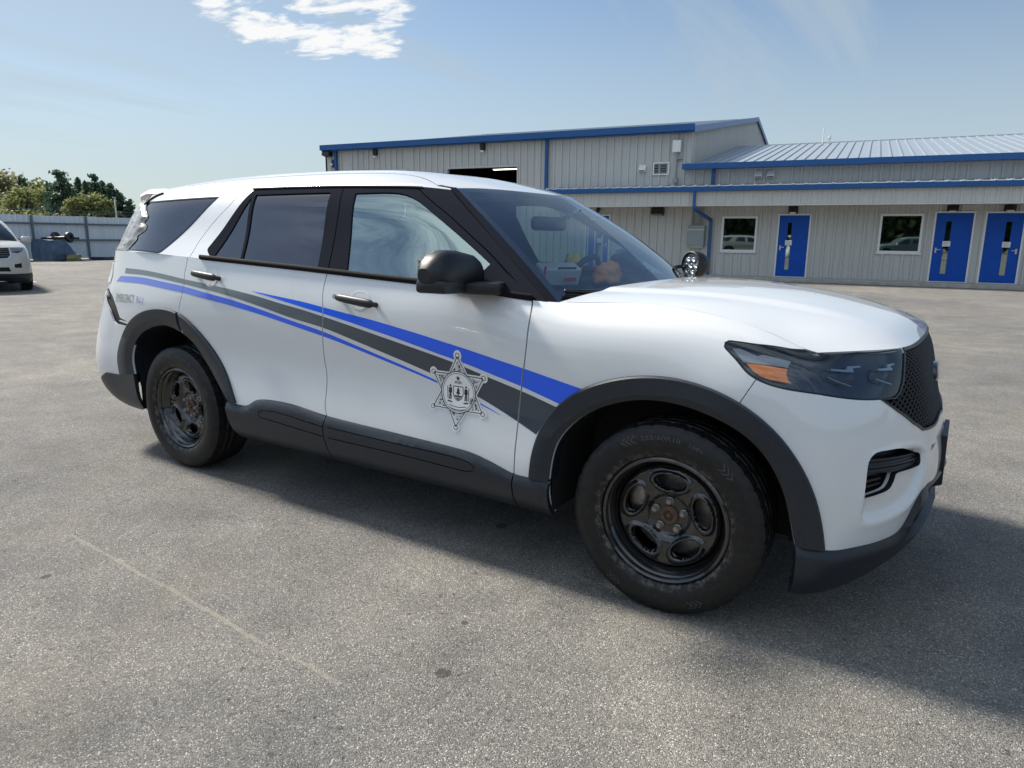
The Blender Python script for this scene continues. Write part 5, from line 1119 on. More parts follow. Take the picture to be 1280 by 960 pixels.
def rib_wall(bm,s0,s1,z0,z1,y=0.0,pitch=.3048,depth=.048,ph=0.0,backing=True,zt=None):
    """ribbed sheet in the local facade plane; zt(s) gives a sloping top"""
    xs=[s0]; k=math.ceil((s0-ph)/pitch)
    prof=[(s0,0)]
    while ph+k*pitch<s1-.03:
        c=ph+k*pitch
        if c-.05>s0+.005: prof+=[(c-.050,0),(c-.038,-depth),(c+.022,-depth),(c+.032,0)]
        # two shallow stiffening ribs in between
        for q in (1/3,2/3):
            d=c+pitch*q
            if d+.012<s1: prof+=[(d-.012,0),(d,-.006),(d+.012,0)]
        k+=1
    prof=[p for p in prof if p[0]<=s1]+[(s1,0)]
    A=[bm.verts.new((p,y+d,z0)) for p,d in prof]; Bv=[bm.verts.new((p,y+d,(zt(p) if zt else z1))) for p,d in prof]
    for i in range(len(prof)-1): bm.faces.new((A[i],A[i+1],Bv[i+1],Bv[i]))
    if backing:
        a=[bm.verts.new((s,y+.003+dd,z)) for dd in (0,.09) for s,z in ((s0,z0),(s1,z0),(s1,zt(s1) if zt else z1),(s0,zt(s0) if zt else z1))]
        for f in ((3,2,1,0),(4,5,6,7),(0,1,5,4),(2,3,7,6),(1,2,6,5),(3,0,4,7)): bm.faces.new([a[i] for i in f])
def raw(name,bm,mat,parent,smooth=False):
    me=bpy.data.meshes.new(name); 
    for f in bm.faces: f.smooth=smooth
    bm.to_mesh(me); bm.free(); me.materials.append(mat); o=bpy.data.objects.new(name,me); return link(o,parent)
def part(name,parent,mat,*boxes,bev=0.0):
    bm=bmesh.new()
    for a,b in boxes: box2(bm,a,b,bev)
    return bm_obj(name,bm,mat,parent)
WH=empty('warehouse',B0,BA,'tall grey ribbed steel warehouse with blue eave trim and dark open bays','building')
SL,SR=-20.15,-3.21; EAVE=5.32; DEP=30.4; RZ=7.78
bm=bmesh.new()
bays=[(-19.0,-15.63,4.22),(-13.57,-10.26,4.22)]
x=SL
for a,b,h in bays:
    rib_wall(bm,x,a,0,EAVE,ph=-8.93); rib_wall(bm,a,b,h,EAVE,ph=-8.93); x=b
rib_wall(bm,x,SR,.0,EAVE,ph=-8.93)
raw('wall',bm,G['wall'],WH)
def gable(y): return EAVE+(RZ-EAVE)*(1-abs(y-DEP/2)/(DEP/2))
bm=bmesh.new(); rib_wall(bm,.0,DEP,0,EAVE,zt=gable,backing=False,pitch=.3048); bmesh.ops.subdivide_edges(bm,edges=[],cuts=1)
bmesh.ops.rotate(bm,verts=bm.verts,cent=(0,0,0),matrix=Matrix.Rotation(R(90),3,'Z')); bmesh.ops.translate(bm,verts=bm.verts,vec=(SR+.0,0,0))
raw('end_wall',bm,G['wall'],WH)
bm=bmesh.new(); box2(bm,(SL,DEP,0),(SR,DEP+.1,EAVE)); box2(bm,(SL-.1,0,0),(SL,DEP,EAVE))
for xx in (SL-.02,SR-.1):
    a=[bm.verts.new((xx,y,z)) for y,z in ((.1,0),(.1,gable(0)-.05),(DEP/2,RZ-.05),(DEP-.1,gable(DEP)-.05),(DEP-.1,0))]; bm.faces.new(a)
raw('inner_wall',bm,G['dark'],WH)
def roof_sheet(name,parent,s0,s1,y0,z0,y1,z1,pitch,mat,th=.05,rib=.035):
    bm=bmesh.new(); n=Vector((0,-(z1-z0),(y1-y0))).normalized()
    def slab(a,b,lo,hi):
        P=[Vector((a,y0,z0)),Vector((b,y0,z0)),Vector((b,y1,z1)),Vector((a,y1,z1))]
        v=[bm.verts.new(p+n*lo) for p in P]+[bm.verts.new(p+n*hi) for p in P]
        for f in ((0,1,2,3),(7,6,5,4),(0,4,5,1),(1,5,6,2),(2,6,7,3),(3,7,4,0)): bm.faces.new([v[i] for i in f])
    slab(s0,s1,-th,0); k=0
    while s0+.06+k*pitch<s1-.03: c=s0+.06+k*pitch; slab(c-.022,c+.022,.001,rib); k+=1
    return bm_obj(name,bm,mat,parent)
roof_sheet('roof',WH,SL-.04,SR+.12,-.30,EAVE+.02,DEP/2,RZ+.08,.61,G['roof']); roof_sheet('roof',WH,SL-.04,SR+.12,DEP+.3,EAVE+.02,DEP/2,RZ+.08,.61,G['roof'])
part('eave_gutter',WH,G['blue'],((SL-.06,-.42,EAVE-.11),(SR+.14,-.30,EAVE+.12)),((SL-.06,-.30,EAVE-.14),(SR+.14,-.04,EAVE-.10)))
bm=bmesh.new()
for y0,z0,y1,z1 in ((-.42,EAVE-.12,DEP/2,RZ+.0),(DEP/2,RZ+.0,DEP+.42,EAVE-.12)):
    v=[bm.verts.new((SR+xx,y,z+dz)) for xx in (.125,.16) for y,z,dz in ((y0,z0,-.06),(y1,z1,-.06),(y1,z1,.16),(y0,z0,.16))]
    for f in ((3,2,1,0),(4,5,6,7),(0,1,5,4),(1,2,6,5),(2,3,7,6),(3,0,4,7)): bm.faces.new([v[i] for i in f])
bm_obj('rake_trim',bm,G['blue'],WH)
for s in (-19.55,-8.93): part('downspout',WH,G['blue'],((s-.06,-.16,(0 if s<-15 else 3.2)),(s+.06,-.04,EAVE-.1)),bev=.01)
for a,b,h in bays: part('bay_frame',WH,G['fascia'],((a-.06,-.06,0),(a,.12,h)),((b,-.06,0),(b+.06,.12,h)),((a-.06,-.06,h),(b+.06,.12,h+.07)))
def emit(name,col,st):
    m,t,b=new_mat(name); b.inputs['Emission Color'].default_value=(*col,1); b.inputs['Emission Strength'].default_value=st; return m
EM=emit('fluorescent_tube',(1,.97,.88),2.2)
for k,(s,y,z) in enumerate(((-13.6,6,4.75),(-12.0,7.5,4.8))):
    t_=empty('strip_light',(0,0,0),0,['white strip light glowing inside the open warehouse bay, left one','white strip light glowing inside the open warehouse bay, right one'][k],'light',"strip lights inside the warehouse")
    t_.location=Matrix.Rotation(BA,3,'Z')@Vector((s,y,z))+Vector(B0); t_.rotation_euler=(0,0,BA)
    part('tube',t_,EM,((-.9,-.06,-.03),(.9,.06,.0))); part('fixture',t_,G['white'],((-.95,-.09,.001),(.95,.09,.06)))
OF=empty('office_building',B0,BA,'long low grey steel office wing with blue doors, blue gutters and a covered front','building')
OR=13.5
doors=[(-7.18,-6.25,2.25,'r'),(.02,1.0,2.25,'l'),(4.78,5.80,2.31,'l'),(6.16,7.13,2.30,'r')]
wins=[(-1.93,-.73,.99,2.20),(3.19,4.42,1.04,2.27)]
ops=sorted([(a,b,.12,h) for a,b,h,_ in doors]+[(a,b,c,d) for a,b,c,d in wins])
bm=bmesh.new(); x=SR
for a,b,z0,z1 in ops:
    if a<SR: continue
    rib_wall(bm,x,a,.10,3.95,ph=.0); rib_wall(bm,a,b,z1,3.95,ph=0.0)
    if z0>.5: rib_wall(bm,a,b,.10,z0,ph=0.0)
    x=b
rib_wall(bm,x,OR,.10,3.95,ph=0.0); raw('wall',bm,G['wall'],OF)
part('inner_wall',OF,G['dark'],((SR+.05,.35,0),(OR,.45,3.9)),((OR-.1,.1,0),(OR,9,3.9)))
roof_sheet('roof',OF,SR-.18,OR+.3,-.42,4.03,9.6,5.76,.33,G['roof']); roof_sheet('roof',OF,SR+.2,OR+.3,19,4.03,9.6,5.76,.33,G['roof'])
part('eave_gutter',OF,G['blue'],((SR-.2,-.54,3.87),(OR+.3,-.42,4.05)),((SR-.2,-.42,3.87),(OR+.3,-.04,3.90)))
# covered walk
CL_,CO=-8.42,1.25
bm=bmesh.new(); rib_wall(bm,CL_,OR,2.57,3.03,y=-CO,ph=.1,depth=.025); raw('fascia',bm,G['fascia'],OF)
part('soffit',OF,G['soffit'],((CL_,-CO+.095,2.56),(OR,-.04,2.60)),((CL_,-CO-.03,2.535),(OR,-CO+.10,2.567)))
part('canopy_gutter',OF,G['blue'],((CL_-.05,-CO-.17,3.035),(OR,-CO-.03,3.19)))
k=0
while CL_+.1+k*.4<OR:
    c=CL_+.1+k*.4; part('rib_closure',OF,G['white'],((c-.042,-CO-.15,3.195),(c+.042,-CO-.05,3.24))); k+=1
roof_sheet('canopy_roof',OF,CL_,OR,-CO-.12,3.18,-.035,3.34,.4,G['roof'],.04,.02)
part('canopy_end',OF,G['fascia'],((CL_-.03,-CO,2.56),(CL_-.003,-.03,3.18)))
part('downspout',OF,G['blue'],((-2.42,-.15,3.25),(-2.30,-.04,3.90)),bev=.01)
bm=bmesh.new(); s=-2.72
for a,b in (((s,-CO-.10,3.05),(s,-CO-.10,2.42)),((s,-CO-.10,2.45),(-2.33,-.10,2.08)),((-2.33,-.10,2.12),(-2.33,-.10,.12))):
    a,b=Vector(a),Vector(b); d=(b-a); q=d.to_track_quat('Z','X').to_matrix(); box(bm,(a+b)/2,(.11,.085,d.length),q,.008)
bm_obj('downspout',bm,G['blue'],OF)
part('walk',OF,G['concrete'],((CL_,-1.05,0),(OR,-.005,.12)),bev=.012)
lblD=['blue steel door partly hidden behind the police SUV windshield']
for k,(a,b,h,hs) in enumerate(doors):
    f=part('door_frame',OF,G['white'],((a-.05,-.055,.12),(a,.10,h+.05)),((b,-.055,.12),(b+.05,.10,h+.05)),((a,-.055,h),(b,.10,h+.05)),((a,-.05,.121),(b,.08,.14)))
    w=b-a; lx=a+w*(.36 if hs=='l' else .62); lw=.065 if k==1 else .075
    z0,z1=.12+.115*h,.12+(h-.12)*.88
    bm=bmesh.new()
    for p,q_ in (((a,-.02,.145),(lx-lw,.03,h)),((lx+lw,-.02,.145),(b,.03,h)),((lx-lw,-.02,.145),(lx+lw,.03,z0)),((lx-lw,-.02,z1),(lx+lw,.03,h))): box2(bm,p,q_)
    d=bm_obj('door',bm,G['door'],OF)
    part('glass',d,G['pane'],((lx-lw,-.005,z0),(lx+lw,.01,z1)))
    hx=a+.09 if hs=='l' else b-.09
    bm=bmesh.new(); box(bm,(hx,-.028,1.13),(.05,.012,.16),bev=.004); tube(bm,[(hx,-.03,1.15),(hx,-.085,1.15),(hx+(.13 if hs=='l' else -.13),-.085,1.15)],.013,8); bm_obj('handle',bm,G['metal'],d)
    zs=.12+(h-.12)*.56
    n_=part('notice',d,G['paper'],((lx-.11,-.030,zs-.09),(lx+.11,-.022,zs+.08)))
    part('print',n_,pbr('faint_print',(.35,.37,.42),.8),*[((lx-.08,-.0325,zs+.035-j*.033),(lx+.08-(j%3)*.03,-.0305,zs+.045-j*.033)) for j in range(4)])
for a,b,z0,z1 in wins:
    f=part('window',OF,G['white'],((a-.02,-.05,z0-.02),(a+.05,.08,z1+.02)),((b-.05,-.05,z0-.02),(b+.02,.08,z1+.02)),((a+.05,-.05,z1-.05),(b-.05,.08,z1+.02)),((a+.05,-.05,z0-.02),(b-.05,.08,z0+.05)))
    part('pane',f,G['pane'],((a+.05,-.0,z0+.05),(b-.05,.012,z1-.05))); part('sill',f,G['white'],((a-.06,-.075,z0-.06),(b+.06,.0,z0-.023)))
# fittings on the walls
def fit(name,s,z,y,label,cat,group=None):
    o=empty(name,(0,0,0),BA,label,cat,group); o.location=Matrix.Rotation(BA,3,'Z')@Vector((s,y,z))+Vector(B0); return o
for s,z,l in ((.44,2.43,'black dome lamp above the single blue door right of the window'),(5.20,2.45,'black dome lamp above the blue door right of the wide window'),(6.72,2.46,'black dome lamp above the blue door at the right edge')):
    o=fit('wall_lamp',s,z,0,l,'wall lamp','black lamps above the blue doors')
    bm=bmesh.new(); lathe(bm,[(0,.11),(.07,.10),(.115,.06),(.13,0),(.13,-.08),(.115,-.08)],20,Matrix.Translation((0,-.16,0))); box2(bm,(-.16,-.05,-.14),(.16,-.036,.13)); bm_obj('housing',bm,G['lamp'],o,True,sharp=R(40))
    bm=bmesh.new(); lathe(bm,[(.114,-.081),(.10,-.12),(.05,-.145),(0,-.15)],20,Matrix.Translation((0,-.16,0))); bm_obj('diffuser',bm,G['diff'],o,True)
for s,z,l in ((-17.29,4.99,'wall light above the left bay, under the blue eave'),(-11.82,5.0,'wall light above the right bay, under the blue eave')):
    o=fit('wall_light',s,z,0,'small dark '+l,'wall light','dark lights on the warehouse wall')
    bm=bmesh.new(); box(bm,(0,-.12,.06),(.20,.18,.30),Matrix.Rotation(R(12),3,'X'),.04); bm_obj('housing',bm,G['lamp'],o); bm=bmesh.new(); box(bm,(0,-.15,-.14),(.13,.12,.08),bev=.02); bm_obj('diffuser',bm,G['diff'],o)
o=fit('floodlight',-4.30,2.40,0,'black floodlight box under the gutter above the grey meter cabinet','floodlight'); bm=bmesh.new(); box(bm,(0,-.18,0),(.46,.26,.26),Matrix.Rotation(R(-18),3,'X'),.03); box2(bm,(-.08,-.08,-.1),(.08,-.035,.1)); bm_obj('housing',bm,G['lamp'],o); bm=bmesh.new(); box(bm,(0,-.235,-.125),(.38,.16,.01),Matrix.Rotation(R(-18),3,'X')); bm_obj('lens',bm,G['pane'],o)
o=fit('security_camera',-6.68,2.46,0,'black security camera under the gutter beside the hidden blue door','camera'); bm=bmesh.new(); lathe(bm,[(0,-.10),(.06,-.08),(.085,0),(.07,.06),(0,.07)],16,Matrix.Translation((0,-.16,0))); box2(bm,(-.05,-.16,.06),(.05,-.035,.10)); bm_obj('body',bm,G['lamp'],o,True,sharp=R(50))
o=fit('corner_floodlight',-19.95,5.02,0,'black floodlight on the left corner of the warehouse under the eave','floodlight'); bm=bmesh.new(); box(bm,(0,-.22,.05),(.42,.30,.22),Matrix.Rotation(R(-15),3,'X'),.03); box2(bm,(.15,-.1,-.55),(.30,-.035,-.20)); bm_obj('housing',bm,G['lamp'],o); bm=bmesh.new(); lathe(bm,[(0,-.05),(.06,-.03),(.07,.03),(0,.05)],12,Matrix.Translation((.2,-.16,-.42))); bm_obj('camera_dome',bm,G['diff'],o,True)
o=fit('meter_cabinet',-2.82,1.52,0,'grey green electrical cabinet with conduits on the wall beside the downspout','cabinet')
bm=bmesh.new(); box2(bm,(-.31,-.26,-.38),(.30,-.035,.38),.012); bm_obj('cabinet',bm,G['box'],o); bm=bmesh.new(); box2(bm,(-.29,-.275,-.33),(.28,-.262,.20),.006); bm_obj('door',bm,G['box'],o); bm=bmesh.new(); box2(bm,(-.33,-.30,.20),(.32,-.20,.235)); box2(bm,(-.2,-.24,-.42),(.26,-.05,-.385)); bm_obj('hood',bm,G['metal'],o)
bm=bmesh.new()
for dx in (-.20,-.12,.05,.13): tube(bm,[(dx,-.10,.37),(dx,-.10,1.05)],.025,8)
bm_obj('conduit',bm,G['cond'],o)
o=fit('wall_louver',-4.30,3.955,0,'white slatted vent high on the warehouse wall above the canopy','vent'); part('frame',o,G['white'],((-.31,-.07,-.23),(-.26,-.036,.23)),((.26,-.07,-.23),(.31,-.036,.23)),((-.26,-.07,.18),(.26,-.036,.23)),((-.26,-.07,-.23),(.26,-.036,-.18)))
bm=bmesh.new()
for k in range(4): box(bm,(0,-.055,-.135+k*.09),(.515,.06,.012),Matrix.Rotation(R(-38),3,'X'))
bm_obj('slat',bm,G['cond'],o); part('back',o,G['dark'],((-.26,-.039,-.18),(.26,-.0355,.18)))
def hoodvent(s,z,lab,cat,grp=None,w=.22):
    o=fit('exhaust_hood',s,z,0,lab,cat,grp); bm=bmesh.new()
    pr=[(-.035,.13),(-.19,-.07),(-.19,-.13),(-.035,-.13)]; A=[bm.verts.new((-w/2,y,zz)) for y,zz in pr]; Bv=[bm.verts.new((w/2,y,zz)) for y,zz in pr]; bm.faces.new(A); bm.faces.new(Bv[::-1])
    for k in range(4): bm.faces.new((A[k],Bv[k],Bv[(k+1)%4],A[(k+1)%4]))
    bm_obj('hood',bm,G['white'],o); part('opening',o,G['dark'],((-w/2+.02,-.194,-.12),(w/2-.02,-.1905,-.085)))
hoodvent(-5.0,3.99,'small white exhaust hood left of the slatted wall vent','vent',w=.26)
hoodvent(-.80,3.66,'white exhaust hood between the two blue gutters, left of the pair','vent','pair of exhaust hoods',.25); hoodvent(-.40,3.66,'white exhaust hood between the two blue gutters, right of the pair','vent','pair of exhaust hoods',.25)
o=fit('antenna',-3.72,3.36,0,'white box antenna on a bracketed pole against the warehouse wall','antenna'); bm=bmesh.new(); tube(bm,[(0,-.16,0),(0,-.16,1.35)],.03,8); bm_obj('pole',bm,G['cond'],o); part('antenna_box',o,G['white'],((-.15,-.26,1.14),(.15,-.10,1.56)),bev=.015)
bm=bmesh.new(); box2(bm,(-.10,-.16,.20),(.06,-.03,.24)); box2(bm,(-.02,-.16,.90),(.20,-.03,.94)); box2(bm,(-.08,-.22,.06),(.08,-.12,.22)); bm_obj('bracket',bm,G['cond'],o)
def roofpt(s,y): return Matrix.Rotation(BA,3,'Z')@Vector((s,y,0))+Vector(B0)
for nm,s,y,z,h,r,l,c in (('roof_antenna',.70,8,5.44,.78,.022,'thin pale rod antenna standing on the office roof ridge','antenna'),('vent_pipe',.96,8,5.40,.46,.045,'short white vent pipe with a cap on the office roof','pipe')):
    o=empty(nm,tuple(roofpt(s,y)+Vector((0,0,z))),BA,l,c); bm=bmesh.new(); tube(bm,[(0,0,0),(0,0,h)],r,10); bm_obj('pipe',bm,G['white'],o,True,sharp=R(40)); bm=bmesh.new(); lathe(bm,[(r*2.2,-.02),(r*2.0,.05),(r*1.02,.08)],12); bm_obj('boot',bm,G['lamp'] if nm=='roof_antenna' else G['cond'],o,True)
    if nm=='vent_pipe': bm=bmesh.new(); lathe(bm,[(.07,h-.10),(.075,h-.02),(.05,h+.02),(0,h+.02)],12); bm_obj('cap',bm,G['white'],o,True)
# ================================================================ yard fence and wreck
FX=lambda y:-38.4-.10*(y-14)
FE=empty('yard_fence',(FX(14),14,0),0,'tall pale blue corrugated metal fence on posts and rails behind the lot','fence')
fm=steel('galvanised_sheet',(.68,.75,.80),.5,.0,.1); fd_=pbr('galvanised_post',(.16,.19,.22),.5,metal=.4)
ang=math.atan2(1,-.10)
def fpt(y,dx=0): return Vector((FX(y)-FX(14)+dx,y-14,0))
bm=bmesh.new(); y=-35.0; prof=[]
while y<60:
    for d,o_ in ((0,0),(.02,.03),(.06,.03),(.08,0),(.22,0)): prof.append((y+d,o_))
    y+=.25
A=[bm.verts.new(fpt(a,-.06+o_)+Vector((0,0,.06))) for a,o_ in prof]; Bv=[bm.verts.new(fpt(a,-.06+o_)+Vector((0,0,2.20+.012*math.sin(int(a/1.0)*2.1)))) for a,o_ in prof]
for i in range(len(prof)-1): bm.faces.new((A[i],A[i+1],Bv[i+1],Bv[i]))
A2=[bm.verts.new(v.co+Vector((-.012,0,0))) for v in A]; B2=[bm.verts.new(v.co+Vector((-.012,0,0))) for v in Bv]
for i in range(len(prof)-1): bm.faces.new((B2[i],B2[i+1],A2[i+1],A2[i])); bm.faces.new((Bv[i],Bv[i+1],B2[i+1],B2[i]))
raw('sheet',bm,fm,FE)
for k in range(34):
    y=13.7-2.72*17+k*2.72
    if not -34<y<59: continue
    bm=bmesh.new(); box(bm,fpt(y,.03)+Vector((0,0,1.1)),(.09,.09,2.2)); bm_obj('post',bm,fd_,FE)
for z in (.99,1.80):
    bm=bmesh.new(); a,b=fpt(-34,.03),fpt(59,.03); box(bm,(a+b)/2+Vector((0,0,z)),((b-a).length,.06,.09),Matrix.Rotation(math.atan2(b.y-a.y,b.x-a.x),3,'Z')); bm_obj('rail',bm,fd_,FE)
bm=bmesh.new()
for z in (2.36,2.50): tube(bm,[fpt(y,-.02)+Vector((0,0,z-.03*(k%2))) for k,y in enumerate(range(-34,60,3))],.009,4)
bm_obj('wire',bm,fd_,FE)
o=empty('light_pole',(-41.2,19.45,0),0,'thin pale pole rising just beyond the fence before the dark pines','pole'); bm=bmesh.new(); tube(bm,[(0,0,0),(0,0,3.35)],.045,8); bm_obj('shaft',bm,G['cond'],o,True); bm=bmesh.new(); box(bm,(0,-.03,3.38),(.07,.2,.06),bev=.01); bm_obj('arm',bm,G['cond'],o)
WR=empty('wrecked_car',(-37.4,14.35,0),R(4),'crushed blue car lying upside down against the metal fence with a wheel on top','wreck')
bm=bmesh.new(); n=14
for k in range(n+1):
    t=k/n; y=-.80+1.38*t
    z=1.02 if t<.50 else 1.02-.95*((t-.50)/.50)**1.2
    for j,(xx,zz) in enumerate(((-.9,.0),(-.95,z*.5),(-.8,z),(0,z*1.02),(.75,z*.98),(.92,z*.5),(.85,.0))):
        v=bm.verts.new((xx+.06*mnoise.noise(Vector((xx*2,y*3,zz*3))),y+.05*mnoise.noise(Vector((y*2,xx,zz))),max(0,zz+.07*mnoise.noise(Vector((xx*3,y*3,1))))))
bm.verts.ensure_lookup_table()
for k in range(n):
    for j in range(6): a=k*7+j; bm.faces.new((bm.verts[a],bm.verts[a+1],bm.verts[a+8],bm.verts[a+7]))
bm.faces.new([bm.verts[j] for j in range(7)]); bm.faces.new([bm.verts[n*7+6-j] for j in range(7)])
bm_obj('body',bm,pbr('dull_blue_paint',(.065,.11,.175),.5,noise=(4,.4)),WR,True,sharp=R(35))
for y,x,rr in ((.28,.55,.26),(.25,-.6,.26)):
    bm=bmesh.new(); lathe(bm,[(.10,-.09),(rr-.03,-.10),(rr,-.06),(rr,.06),(rr-.03,.10),(.10,.09)],20,Matrix.Translation((x,y,1.14))@Matrix.Rotation(R(25),4,'Z')@Matrix.Rotation(R(88),4,'Y')); bm_obj('wheel',bm,M['matte'],WR,True,sharp=R(40))
bm=bmesh.new(); tube(bm,[(.55,-.55,1.12),(.55,.75,1.10)],.05,6); box(bm,(.1,-.25,1.08),(1.0,.5,.08)); tube(bm,[(-.3,-.6,1.08),(.5,.1,1.15)],.05,6); bm_obj('axle',bm,M['matte'],WR)
def debris(name,loc,s,mat,seed,lab,cat,rz=0,grp=None):
    bm=bmesh.new(); bmesh.ops.create_cube(bm,size=1); bmesh.ops.subdivide_edges(bm,edges=bm.edges[:],cuts=3,use_grid_fill=True)
    for v in bm.verts:
        d=Vector((mnoise.noise(v.co*2.3+Vector((seed,0,0))),mnoise.noise(v.co*2.3+Vector((0,seed,0))),mnoise.noise(v.co*2.3+Vector((0,0,seed)))))*.22
        v.co=Vector(((v.co.x+d.x)*s[0],(v.co.y+d.y)*s[1],max(0,(v.co.z+.5+d.z*.6))*s[2]))
    o=bm_obj(name,bm,mat,None,True,sharp=R(35)); o.location=loc; o.rotation_euler=(0,0,rz); return meta(o,lab,cat,grp)
debris('debris_pile',(-36.6,14.55,0),(.5,.62,.30),pbr('mustard_plastic',(.27,.25,.13),.7),2,'low mustard coloured heap of debris in front of the wrecked blue car','debris')
debris('car_part',(-36.9,16.2,0),(.4,1.0,.16),pbr('dark_debris',(.04,.06,.10),.6),5,'dark flat car part lying at the foot of the fence','debris')
debris('tyre_scrap',(-16.5,6.55,0),(.16,.30,.06),M['matte'],7,'black scrap on the lot between the white SUV and the police SUV','debris')
debris('paper_scrap',(-21.5,6.0,0),(.3,.5,.012),G['paper'],9,'flat pale scrap lying on the lot in front of the wreck','litter')
# ================================================================ other cars: one sedan-tall SUV body reused
def make_suv(name,loc,rz,paint,label,front=True,near=True):
    r=empty(name,loc,rz,label,'car')
    def off(c=None): return 0
    st=.09
    q=Part(); Uf=LOW.U[-1]
    hf=ellipse((4.80,.30),.44,.36,40); hr=ellipse((1.75,.30),.46,.38,40)
    gw=F_([[5.80,VM-.03],[Uf+.01,VM-.03],[Uf+.01,.56],[5.84,.58],[5.78,.66]]); hlp=F_([[5.30,.90],[5.74,.915],[5.74,.76],[5.60,.73],[5.42,.78]])
    ink=F_([[5.84,.36],[Uf+.01,.36],[Uf+.01,.27],[5.80,.27]]); fgp=F_([[5.56,.44],[5.72,.42],[5.72,.34],[5.56,.34]])
    lowz=F_([[-1,-.1],[9,-.1],[9,.22],[-1,.22]])
    q.region(LOW,[fullL],[hf,hr,gw,hlp,ink,fgp,lowz],step=st); q.region(HOOD,[smp(HOOD,0)],step=st,rim=.01)
    win=[fgl,np.array(rgs),np.array(ql),qgl]
    q.region(GREEN,[fullG*1.0],win,step=st); q.region(ROOF,[smp(ROOF,0)],step=st)
    q.region(WIND,[np.vstack([apl,[[-.01,-.01],[WU+.01,-.01]]])],step=st)
    q.mirror().build('body',paint,r)
    q=Part(); q.region(LOW,[fullL,lowz],[hf,hr],step=st,off=.01).mirror().build('lower_trim',M['clad'],r)
    q=Part()
    for w_ in win: q.region(GREEN,[grow(w_,.01)],step=.1,off=-.004,rim=0)
    q.mirror().build('side_window',M['tint'],r)
    q=Part(); q.region(WIND,[F_([[0,.02],[WU,.02],[WU,WIND.V[-1]],[0,WIND.V[-1]]])],step=.1,rim=0).mirror().build('windshield',glass_mat('green_windshield',(.08,.13,.11),.08),r)
    q=Part(); q.region(BACK,[smp(BACK,0)],step=.1,rim=0).mirror().build('rear_window',M['tint'],r)
    q=Part(); q.region(LOW,[gw],step=.05,off=-.02,rim=0).mirror(); g_=q.build('grille',M['gap'],r)
    q=Part()
    for v in (.64,.71,.78,.85): q.region(LOW,[F_([[5.7,v],[Uf,v],[Uf,v+.012],[5.7,v+.012]]),gw],step=.05,off=-.004)
    q.mirror().build('grille_bar',M['lampgrey'],g_)
    q=Part(); q.region(LOW,[grow(gw,.022)],[gw],step=.05,off=.006).mirror().build('grille_frame',M['chrome'],g_)
    bm=bmesh.new(); t_=[(.865,.075*math.cos(a),.80+.05*math.sin(a)) for a in np.linspace(R(35),R(325),16)]; tube(bm,t_,.012,6); bm_obj('badge',bm,M['chrome'],g_,True)
    for fl in (0,1):
        q=Part(); q.region(LOW,[hlp],step=.05,off=-.012); h_=q.build('headlight',M['lampgrey'],r,bool(fl)); q=Part(); q.region(LOW,[F_([[5.45,.80],[5.72,.775],[5.73,.745],[5.60,.735]])],step=.05,off=.0); q.build('lens',M['lampblk'],h_,bool(fl))
        q=Part(); q.region(LOW,[fgp],step=.05,off=-.02,rim=0); q.build('fog_light',M['gap'],r,bool(fl))
        q=Part(); P=hf[hf[:,1]>.0]
        for hh in (hf,hr):
            pp=hh[np.argsort(np.arctan2(hh[:,1]-.30,hh[:,0]-hh[:,0].mean()))]; pp=pp[(pp[:,1]>.22)]
            pp=pp[np.argsort(-np.arctan2(pp[:,1]-.1,pp[:,0]-pp[:,0].mean()))]; A=LOW.P(pp); Bq=A.copy(); Bq[:,1]=-.6; q.loft([A,Bq]); q.add(Bq,[tuple(range(len(Bq)))])
        q.build('wheel_liner',M['gap'],r,bool(fl))
        bm=bmesh.new(); box(bm,(-.72,-1.02 if not fl else 1.02,1.20),(.11,.22,.15),bev=.04); bm_obj('side_mirror',bm,paint,r,True)
    q=Part(); q.region(LOW,[grow(ink,.004)],step=.06,off=-.02,rim=0).mirror().build('air_intake',M['gap'],r)
    bm=bmesh.new(); box2(bm,(.862,-.16,.40),(.875,.16,.56)); bm_obj('plate_holder',bm,M['matte'],r)
    for x,y in ((0,-.83),(-3.025,-.83),(0,.83),(-3.025,.83)):
        s=1 if y<0 else -1
        bm=bmesh.new(); lathe(bm,[(.24,.12),(.33,.125),(.362,.105),(.365,-.105),(.30,-.12),(.2,-.12)],32,Matrix.Translation((x,y,.365))@Matrix.Rotation(R(90)*s,4,'X')); w_=bm_obj('wheel',bm,M['tyre'],r,True,sharp=R(40))
        bm=bmesh.new(); lathe(bm,[(.24,.115),(.22,.09),(.08,.075),(0,.08)],32,Matrix.Translation((x,y,.365))@Matrix.Rotation(R(90)*s,4,'X')); bm_obj('rim',bm,M['lampgrey'],w_,True,sharp=R(40))
    bm=bmesh.new(); box2(bm,(-3.8,-.58,.25),(.6,.58,.45)); box2(bm,(-2.4,-.85,.27),(-.6,.85,.4)); box2(bm,(-3.6,-.75,.42),(-.75,.75,.9)); bm_obj('underbody',bm,M['gap'],r)
    return r
silver=pbr('pearl_paint',(.50,.48,.44),.3,coat=1)
make_suv('parked_suv',(-18.85,4.04,0),R(-17),silver,'pale silver SUV facing the camera, cut off by the left edge')
def copy_tree(o,parent=None):
    c=o.copy(); COL.objects.link(c)
    if parent: c.parent=parent
    for ch in list(o.children): copy_tree(ch,c)
    return c
